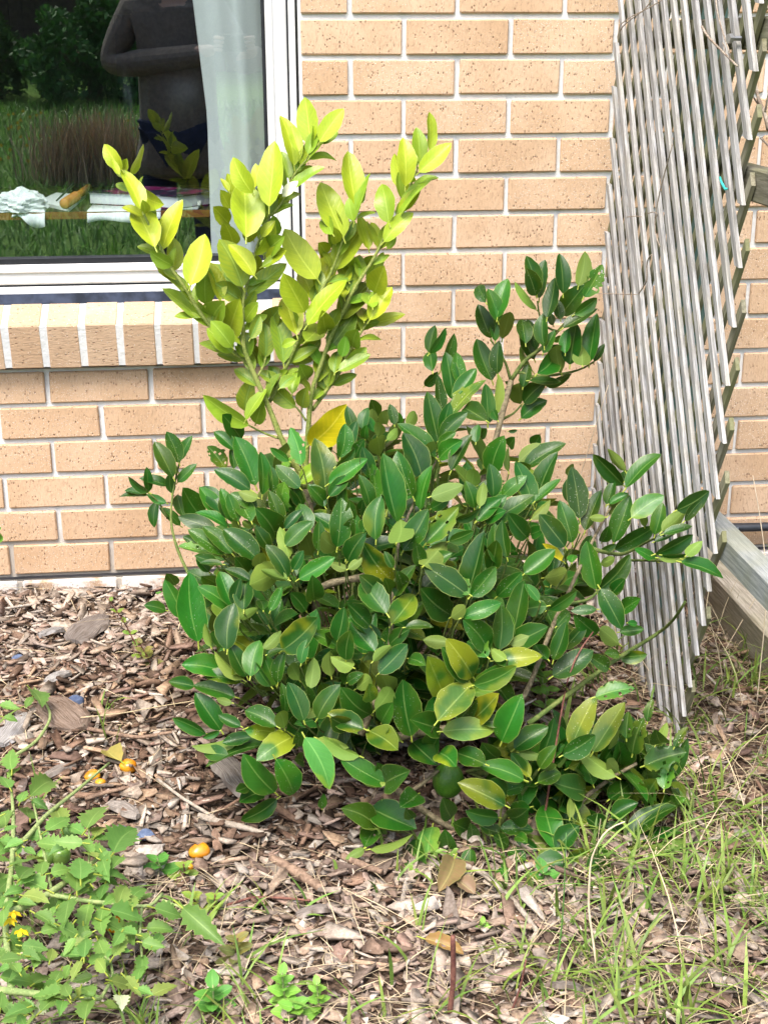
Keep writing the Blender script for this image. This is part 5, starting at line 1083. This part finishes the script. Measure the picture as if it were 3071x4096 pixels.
# book lying on the table
def flat(name, quad, z0, z1, mat, parent=None):
    m = MB(); V = [(a, b, z0) for a, b in quad]+[(a, b, z1) for a, b in quad]; m.add(V, [(3, 2, 1, 0), (4, 5, 6, 7), (0, 1, 5, 4), (1, 2, 6, 5), (2, 3, 7, 6), (3, 0, 4, 7)]); return m.build(name, mat, parent)
def tz(x, y, z): p = at_z(*z1(x, y), z); return p[0], p[1]
q = [tz(457, 1046, ztab), tz(915, 1072, ztab)]
ax = nrm([q[1][0]-q[0][0], q[1][1]-q[0][1]]); nx = np.array([-ax[1], ax[0]]); q0, q1 = np.array(q[0]), np.array(q[1]); DEP = .17
quad = [q0, q1, q1+nx*DEP+ax*.03, q0+nx*DEP+ax*.03]
bk = tag(empty('book', (*((quad[0]+quad[2])/2), ztab)), 'thick purple covered book lying on the table', 'book')
def mat_cover():
    t = NT('purple book cover'); n = t.noise(18, None, 2); n2 = t.noise(60)
    c = t.mix(t.ramp(n.outputs[0], .40, .56), (.17, .012, .075), (.02, .016, .03)); c = t.mix(t.math('MULTIPLY', t.ramp(n2.outputs[0], .58, .66), .5), c, (.30, .25, .36)); t.col(c); return t.fin(.6, .15)
M_COV = mat_cover(); M_PAPER = simple('white paper', (.78, .80, .80), .8, .2, .04)
TH = .034; ins = .005
flat('cover', quad, ztab+.001, ztab+.004, M_COV, bk); pages = [quad[0]+nx*ins, quad[1]+nx*ins-ax*ins, quad[2]-nx*ins-ax*ins, quad[3]-nx*ins]
flat('pages', pages, ztab+.0042, ztab+TH-.0032, M_PAPER, bk); flat('cover', quad, ztab+TH-.003, ztab+TH, M_COV, bk)
MB().box((0, 0, 0), (.002, .002, .002))
# paper cloth hanging over the table edge under the book
def drape(xa, xb, zl, zr, label, name='paper_sheet', amp=.006, mat=M_PAPER, back=.14, cat='paper'):
    V = []; nu = 18
    for i in range(nu):
        s = i/(nu-1); x = xa+(xb-xa)*s; zl_ = zl+(zr-zl)*s+amp*.8*math.sin(s*7)
        w = amp*math.sin(s*11)*.5
        V += [(x, YT+back, ztab+.0015), (x, YT+.004, ztab+.0022+abs(w)*.3), (x, YT-.006+w*.3, ztab-.006), (x, YT-.010+w, (ztab+zl_)/2), (x, YT-.012+w*1.6, zl_)]
    m = MB(); m.open = True; m.add(V, [(i*5+k, i*5+k+1, i*5+6+k, i*5+5+k) for i in range(nu-1) for k in range(4)]); o = m.build(name, mat, smooth=True); so_ = o.modifiers.new('t', 'SOLIDIFY'); so_.thickness = .0008
    return tag(o, label, cat)
drape(wz(443, 1080, YT-.01)[0], wz(820, 1080, YT-.01)[0], wz(450, 1138, YT-.01)[2], wz(800, 1120, YT-.01)[2], 'white paper sheet hanging over the table edge under the book')
# crumpled tissue
def crumple(c, sx, sy, sz, label):
    bm = bmesh.new(); bmesh.ops.create_icosphere(bm, subdivisions=4, radius=1); k = random.uniform(0, 9)
    for v in bm.verts:
        p = v.co; f = 1+.22*math.sin(5*p.x+k)*math.cos(6*p.y)+.16*abs(math.sin(9*p.z+4*p.x+k))+.08*math.sin(17*p.y-11*p.x); v.co = Vector((p.x*sx, p.y*sy, max(-.25, p.z)*sz))*f+Vector(c)
    me = bpy.data.meshes.new('tissue'); bm.to_mesh(me); bm.free(); o = link('tissue', me, M_PAPER); return tag(o, label, 'tissue')
tl = wz(110, 1060, YT+.03)
crumple((tl[0], YT+.035, ztab+.012), .055, .04, .034, 'crumpled white tissue lying on the table edge')
drape(wz(60, 1080, YT-.01)[0], wz(228, 1080, YT-.01)[0], wz(60, 1110, YT-.01)[2], wz(228, 1165, YT-.01)[2], 'white tissue end hanging down from the table edge', 'tissue_end', .010, back=.03, cat='tissue')
flat_q = [tz(190, 1045, ztab), tz(355, 1082, ztab), tz(440, 1010, ztab), tz(290, 1000, ztab)]
o = flat('notepad', [np.array(p) for p in flat_q], ztab+.001, ztab+.009, M_PAPER); tag(o, 'white notepad lying beside the wooden roller', 'notepad')
ra, rb = tz(335, 1060, ztab+.014), tz(455, 975, ztab+.014); A = np.array([*ra, ztab+.024]); B = np.array([*rb, ztab+.022])
rl = tag(empty('wooden_roller', (A[0], A[1], ztab)), 'orange ridged wooden roller on the table beside the book', 'roller')
M_ROLL = simple('orange wood', (.48, .20, .04), .4, .4)
for k in range(7): c = A+(B-A)*(k/14.0); MB().tube([c-nrm(B-A)*.0035, c, c+nrm(B-A)*.0035], [.010, .0135, .010], 12).build('ridge', M_ROLL, rl, smooth=True)
MB().tube([A+(B-A)*.42, B], [.008, .011], 10).build('handle', M_ROLL, rl, smooth=True)
pa, pb = tz(290, 1030, ztab+.01), tz(380, 970, ztab+.03); tag(MB().tube([(*pa, ztab+.013), (*pb, ztab+.045)], [.002, .004], 8).build('pen', simple('dark pen', (.03, .03, .04), .35), smooth=True), 'thin dark pen leaning up from the notepad', 'pen')
mk = wz(1020, 1062, YT+.03); mkE = tag(empty('marker', (mk[0], YT+.03, ztab)), 'pale grey capped marker lying beside the book', 'marker')
M_MK = simple('grey marker plastic', (.52, .55, .50), .4, .5); a_, b_ = np.array([*tz(1018, 1066, ztab), ztab+.010]), np.array([*tz(1024, 1000, ztab), ztab+.010])
MB().tube([a_, a_+(b_-a_)*.25, a_+(b_-a_)*.55], [.004, .0075, .0075], 10).build('barrel', M_MK, mkE, smooth=True); MB().tube([a_+(b_-a_)*.55, b_], [.0095, .0095], 10).build('cap', M_MK, mkE, smooth=True)
o = flat('label_card', [np.array(tz(*p, ztab)) for p in ((925, 1070), (1010, 1070), (1062, 1030), (1000, 1020))], ztab+.0008, ztab+.003, simple('grey card', (.42, .45, .44), .6)); tag(o, 'grey printed card lying under the marker', 'card')
# black leather chair behind the table
ch = wz(905, 900, 1.02); chx, chz = ch[0], .03
ce = tag(empty('leather_chair', (chx, 1.15, chz)), 'black leather chair behind the table', 'chair')
M_LEA = simple('black leather', (.014, .014, .017), .38, .5, .3, 50, .2)
def pad(c, s, name, tilt=0):
    bm = bmesh.new(); bmesh.ops.create_cube(bm, size=1)
    for v in bm.verts: v.co = Vector((v.co.x*s[0], v.co.y*s[1], v.co.z*s[2]))
    bmesh.ops.bevel(bm, geom=list(bm.edges), offset=min(s)*.42, segments=4, affect='EDGES')
    bmesh.ops.rotate(bm, verts=bm.verts, cent=(0, 0, 0), matrix=Matrix.Rotation(tilt, 3, 'X')); bmesh.ops.translate(bm, verts=bm.verts, vec=c)
    me = bpy.data.meshes.new(name); bm.to_mesh(me); bm.free(); me.polygons.foreach_set('use_smooth', [True]*len(me.polygons)); o = link(name, me, M_LEA); keep_world(o, ce)
pad((chx+.06, 1.42, ztab+.22), (.50, .14, .62), 'backrest', -.12); pad((chx+.06, 1.15, .50), (.52, .52, .13), 'seat')
for s in (-1, 1): pad((chx+.06+s*.29, 1.18, .66), (.07, .38, .06), 'armrest')
MB().tube([(chx+.06, 1.15, .06), (chx+.06, 1.15, .45)], .03, 10).build('column', M_LEA, ce)
for k in range(5): an = k*1.2566; MB().tube([(chx+.06, 1.15, .10), (chx+.06+.28*math.cos(an), 1.15+.28*math.sin(an), .055)], [.022, .014], 8).build('foot', M_LEA, ce)

# ================================================================== BEHIND THE CAMERA (seen mirrored in the glass)
def mir(x, y, q):
    """point at distance q in front of the wall whose mirror image falls on close-up pixel x,y"""
    p = at_y(*z1(x, y), 2*YG+q); return np.array([p[0], -q, p[2]])
def bushy(name, c, rad, n, leaf, col, label, cat):
    e = tag(empty(name, (c[0], c[1], float(hills(c[0], c[1])))), label, cat); zg = float(hills(c[0], c[1]))
    q = RNG.normal(0, 1, (n, 3)); q /= np.linalg.norm(q, axis=1)[:, None]; lump_ = 1+.22*np.sin(q[:, 0]*5+1)*np.cos(q[:, 1]*4)+.15*np.sin(q[:, 2]*7+q[:, 0]*6)
    P = np.array(c)+q*(np.array(rad)*lump_[:, None])*RNG.uniform(.55, 1.0, (n, 1))**.5
    P = P[P[:, 2] > zg+.05]; n = len(P)
    a = RNG.normal(0, 1, (n, 3)); a /= np.linalg.norm(a, axis=1)[:, None]; b = np.cross(a, RNG.normal(0, 1, (n, 3))); b /= np.linalg.norm(b, axis=1)[:, None]
    L = leaf*RNG.uniform(.6, 1.4, (n, 1)); V = np.stack([P-a*L*.5, P+b*L*.25, P+a*L*.5, P-b*L*.25], 1).reshape(-1, 3); F = np.arange(4*n).reshape(-1, 4)
    C = np.repeat(np.concatenate([np.array(col)*RNG.uniform(.55, 1.4, (n, 1)), np.ones((n, 1))], 1), 4, 0)
    o = link('crown', fast_mesh('crown', V, F, C), M_GRASS); keep_world(o, e); tag(o, kind='stuff')
    m = MB(); m.tube([(c[0], c[1], zg-.05), (c[0]+.03, c[1], zg+rad[2]*.5), (c[0], c[1], c[2])], [.09, .06, .03], 8)
    m.build('trunk', M_BARK, e, smooth=True)
    for k in range(6): an = k*1.05; MB().tube([(c[0], c[1], zg+rad[2]*.3), (c[0]+.5*rad[0]*math.cos(an), c[1]+.5*rad[1]*math.sin(an), c[2]+.2*rad[2])], [.04, .012], 6).build('limb', M_BARK, e, smooth=True)
q = 10.9
b1 = mir(470, 330, q); sc_m = np.linalg.norm(mir(760, 330, q)-mir(100, 330, q))
bushy('garden_shrub', b1, (sc_m*.50, .55, .62), 9000, .075, (.075, .20, .045), 'large rounded dark green shrub mirrored in the window glass', 'shrub')
b2 = mir(-40, 360, q+.3); bushy('garden_shrub', b2, (.32, .4, .50), 3000, .07, (.06, .13, .03), 'narrow dark shrub beside the large one mirrored in the glass', 'shrub')
# dry grass clump
dc = mir(480, 930, 6.9); zg = float(hills(dc[0], dc[1])); wq = np.linalg.norm(mir(720, 900, 6.9)-mir(230, 900, 6.9))
n = 1600; X = dc[0]+RNG.normal(0, wq*.30, n); Y = dc[1]+RNG.normal(0, .14, n)
V, F, C = blades(X, Y, np.full(n, zg), RNG.uniform(.25, .60, n), RNG.uniform(.004, .008, n), RNG.uniform(.05, .5, n), RNG.uniform(0, 6.3, n), np.array([.58, .42, .26])*RNG.uniform(.5, 1.2, (n, 1)))
o = link('dry_grass_clump', fast_mesh('dry_grass_clump', V, F, C), M_STRAW); tag(o, 'tall tan dry grass clump mirrored in the window glass', 'grass clump')
n = 16000; X = RNG.uniform(-3.4, 1.0, n); Y = RNG.uniform(-10.6, -4.2, n)
V, F, C = blades(X, Y, hills(X, Y), RNG.uniform(.05, .16, n), RNG.uniform(.006, .014, n), RNG.uniform(.2, 1.2, n), RNG.uniform(0, 6.3, n), np.array([.15, .33, .05])*RNG.uniform(.5, 1.5, (n, 1)))
tag(link('lawn_grass', fast_mesh('lawn_grass', V, F, C), M_GRASS), 'long green lawn grass mirrored in the window glass', 'grass', kind='stuff')
n = 90; X = RNG.uniform(-2.6, -.8, n); Y = RNG.uniform(-9.4, -7.0, n); Z = hills(X, Y)+.14
V = np.stack([np.stack([X+a, Y, Z+b], 1) for a, b in ((-.016, 0), (0, .016), (.016, 0), (0, -.016))], 1).reshape(-1, 3)
tag(link('dandelions', fast_mesh('dandelions', V, np.arange(4*n).reshape(-1, 4), np.tile([.8, .5, .02, 1], (4*n, 1))), M_STRAW), 'yellow lawn flowers mirrored in the window glass', 'flowers', kind='stuff')
# neighbouring fence and shed wall beyond the lawn
fe = tag(empty('garden_fence', (-.5, -13.2, float(hills(0, -13.2)))), 'dark brown paling fence beyond the lawn mirrored in the glass', 'fence')
M_PAL = mat_wood('dark fence paling', (.055, .04, .032), (.12, .085, .065), stretch=(1, 1, .1)); zf = float(hills(0, -13.2))
pm_ = MB().box((0, 0, 0), (.142, .02, 2.1)).mesh('paling'); pm_.materials.append(M_PAL)
for k in range(70):
    o = link('paling', pm_); o.parent = fe; o.location = (-6.5+k*.15+.5-.5, random.uniform(-.01, .01), 1.05+random.uniform(-.02, .02))
for z in (.4, 1.7): MB().box((-1.5, -13.155, zf+z), (10.6, .05, .09)).build('rail', M_PAL, fe)
hb = tag(empty('garden_shed', (-1.0, -14.6, zf)), 'dark grey shed wall behind the fence mirrored in the glass', 'shed')
M_SHED = simple('dark grey cladding', (.05, .05, .055), .7); MB().box((-1.0, -15.2, zf+1.6), (7.5, 1.2, 3.3)).build('wall', M_SHED, hb)
MB().prism([(-14.3, zf+3.25), (-16.1, zf+3.25), (-15.2, zf+3.9)], -5.0, 3.0, axis=0).build('roof', simple('shed roof', (.09, .09, .1), .6), hb)

# ---- the photographer, mirrored in the glass
pc = mir(905, 420, 3.52); px, py = pc[0], -3.52
pe = tag(empty('person', (px, py, 0)), 'person in a long grey beige jacket and dark jeans holding a camera at chest height', 'person')
def skin_mesh(name, verts, edges, radii, mat, root=0, sub=2):
    me = bpy.data.meshes.new(name); me.from_pydata([tuple(v) for v in verts], edges, []); o = link(name, me, mat); keep_world(o, pe)
    sk = o.modifiers.new('skin', 'SKIN'); sd_ = me.skin_vertices[0].data
    for i, r in enumerate(radii): sd_[i].radius = r if isinstance(r, tuple) else (r, r)
    sd_[root].use_root = True; ss = o.modifiers.new('sub', 'SUBSURF'); ss.levels = sub; ss.render_levels = sub; me.materials.append(mat) if len(me.materials) == 0 else None; return o
M_SKIN = simple('skin', (.55, .36, .27), .5, .4, .06); M_JACK = simple('grey beige jacket cloth', (.20, .175, .145), .85, .2, .2, 60, .3); M_JEAN = simple('dark blue jeans', (.020, .030, .065), .85, .2, .3, 80); M_SHOE = simple('dark shoe', (.03, .028, .026), .6); M_HAIR = simple('brown hair', (.07, .045, .03), .5, .4, .4, 200, .4)
cxp, cyp, czp = -.374, -3.235, 1.275           # the held camera
D3 = lambda x, y, z: (px+x, py+y, z)
bv = [D3(0, 0, .92), D3(0, .0, 1.10), D3(0, .01, 1.30), D3(0, .0, 1.46), D3(0, .01, 1.54), D3(0, .03, 1.62), D3(0, .035, 1.71),
      D3(-.10, 0, .88), D3(-.11, .01, .48), D3(-.11, -.02, .10), D3(-.11, .06, .03), D3(-.115, .14, .025),
      D3(.10, 0, .88), D3(.12, .01, .48), D3(.12, -.02, .10), D3(.12, .06, .03), D3(.125, .14, .025),
      D3(-.18, .0, 1.42), D3(-.30, .02, 1.18), (cxp-.085, cyp-.03, czp-.03),
      D3(.18, .0, 1.42), D3(.30, .02, 1.18), (cxp+.085, cyp-.03, czp-.03)]
be = [(0, 1), (1, 2), (2, 3), (3, 4), (4, 5), (5, 6), (0, 7), (7, 8), (8, 9), (9, 10), (10, 11), (0, 12), (12, 13), (13, 14), (14, 15), (15, 16), (3, 17), (17, 18), (18, 19), (3, 20), (20, 21), (21, 22)]
br = [(.15, .11), (.14, .10), (.15, .11), (.12, .08), .055, (.075, .09), (.07, .085), .09, .06, .042, .045, .035, .09, .06, .042, .045, .035, .06, .045, .028, .06, .045, .028]
skin_mesh('body', bv, be, br, M_SKIN)
# clothing over the body
jv = [D3(0, .0, .62), D3(0, 0, .80), D3(0, 0, 1.0), D3(0, 0, 1.2), D3(0, .0, 1.40), D3(0, .0, 1.49), D3(-.19, 0, 1.42), D3(-.32, .02, 1.17), (cxp-.11, cyp-.06, czp-.05), D3(.19, 0, 1.42), D3(.32, .02, 1.17), (cxp+.11, cyp-.06, czp-.05)]
skin_mesh('jacket', jv, [(0, 1), (1, 2), (2, 3), (3, 4), (4, 5), (4, 6), (6, 7), (7, 8), (4, 9), (9, 10), (10, 11)], [(.25, .18), (.235, .17), (.20, .15), (.20, .145), (.17, .12), (.08, .08), .085, .072, .052, .085, .072, .052], M_JACK, root=2)
jn = [D3(0, 0, .90), D3(-.10, 0, .84), D3(-.11, .01, .48), D3(-.11, -.02, .07), D3(.10, 0, .84), D3(.12, .01, .48), D3(.12, -.02, .07)]
skin_mesh('jeans', jn, [(0, 1), (1, 2), (2, 3), (0, 4), (4, 5), (5, 6)], [(.165, .125), .105, .078, .062, .105, .078, .062], M_JEAN)
for s in (-.11, .12): skin_mesh('shoe', [D3(s, -.05, .04), D3(s, .06, .04), D3(s*1.04, .17, .035)], [(0, 1), (1, 2)], [(.05, .045), (.052, .045), (.042, .033)], M_SHOE)
skin_mesh('hair', [D3(0, .0, 1.60), D3(0, -.015, 1.70), D3(0, .02, 1.765), D3(0, .06, 1.755)], [(0, 1), (1, 2), (2, 3)], [(.08, .06), (.095, .085), (.085, .07), (.06, .03)], M_HAIR)
for s in (-1, 1):                                # fingers curl round the camera
    hx = cxp+s*.075
    for k in range(4): z0 = czp+.022-k*.017; skin_mesh('finger', [(hx+s*.012, cyp-.035, z0), (hx+s*.008, cyp+.005, z0), (hx-s*.012, cyp+.030, z0-.002), (hx-s*.034+s*.004*k, cyp+.034, z0-.003)], [(0, 1), (1, 2), (2, 3)], [.010, .009, .0085, .0075], M_SKIN, sub=1)
    skin_mesh('thumb', [(hx+s*.012, cyp-.045, czp-.02), (hx-s*.012, cyp-.042, czp+.004), (hx-s*.036, cyp-.036, czp+.018)], [(0, 1), (1, 2)], [.012, .010, .008], M_SKIN, sub=1)
eyes = MB()
for s in (-1, 1): lump(D3(s*.032, .118, 1.665), .011, simple('eye', (.05, .04, .035), .2), 'eye', (1, .6, .7), 0, pe)
lump(D3(0, .128, 1.635), .016, M_SKIN, 'nose', (.8, 1.1, 1.5), .03, pe); lump(D3(0, .115, 1.592), .018, simple('lips', (.42, .18, .15), .5), 'mouth', (1.2, .5, .35), 0, pe)
for s in (-1, 1): lump(D3(s*.088, .03, 1.65), .022, M_SKIN, 'ear', (.4, .7, 1.2), .05, pe)
ke = tag(empty('camera_body', (cxp, cyp, czp-.04)), 'small black camera held in both hands mirrored in the glass', 'camera')
M_BLK = simple('black camera plastic', (.02, .02, .022), .5)
MB().box((cxp, cyp-.01, czp), (.125, .045, .078)).build('body', M_BLK, ke, bevel=.006); MB().tube([(cxp, cyp+.012, czp), (cxp, cyp+.058, czp)], [.031, .029], 16).build('lens', M_BLK, ke, smooth=False)
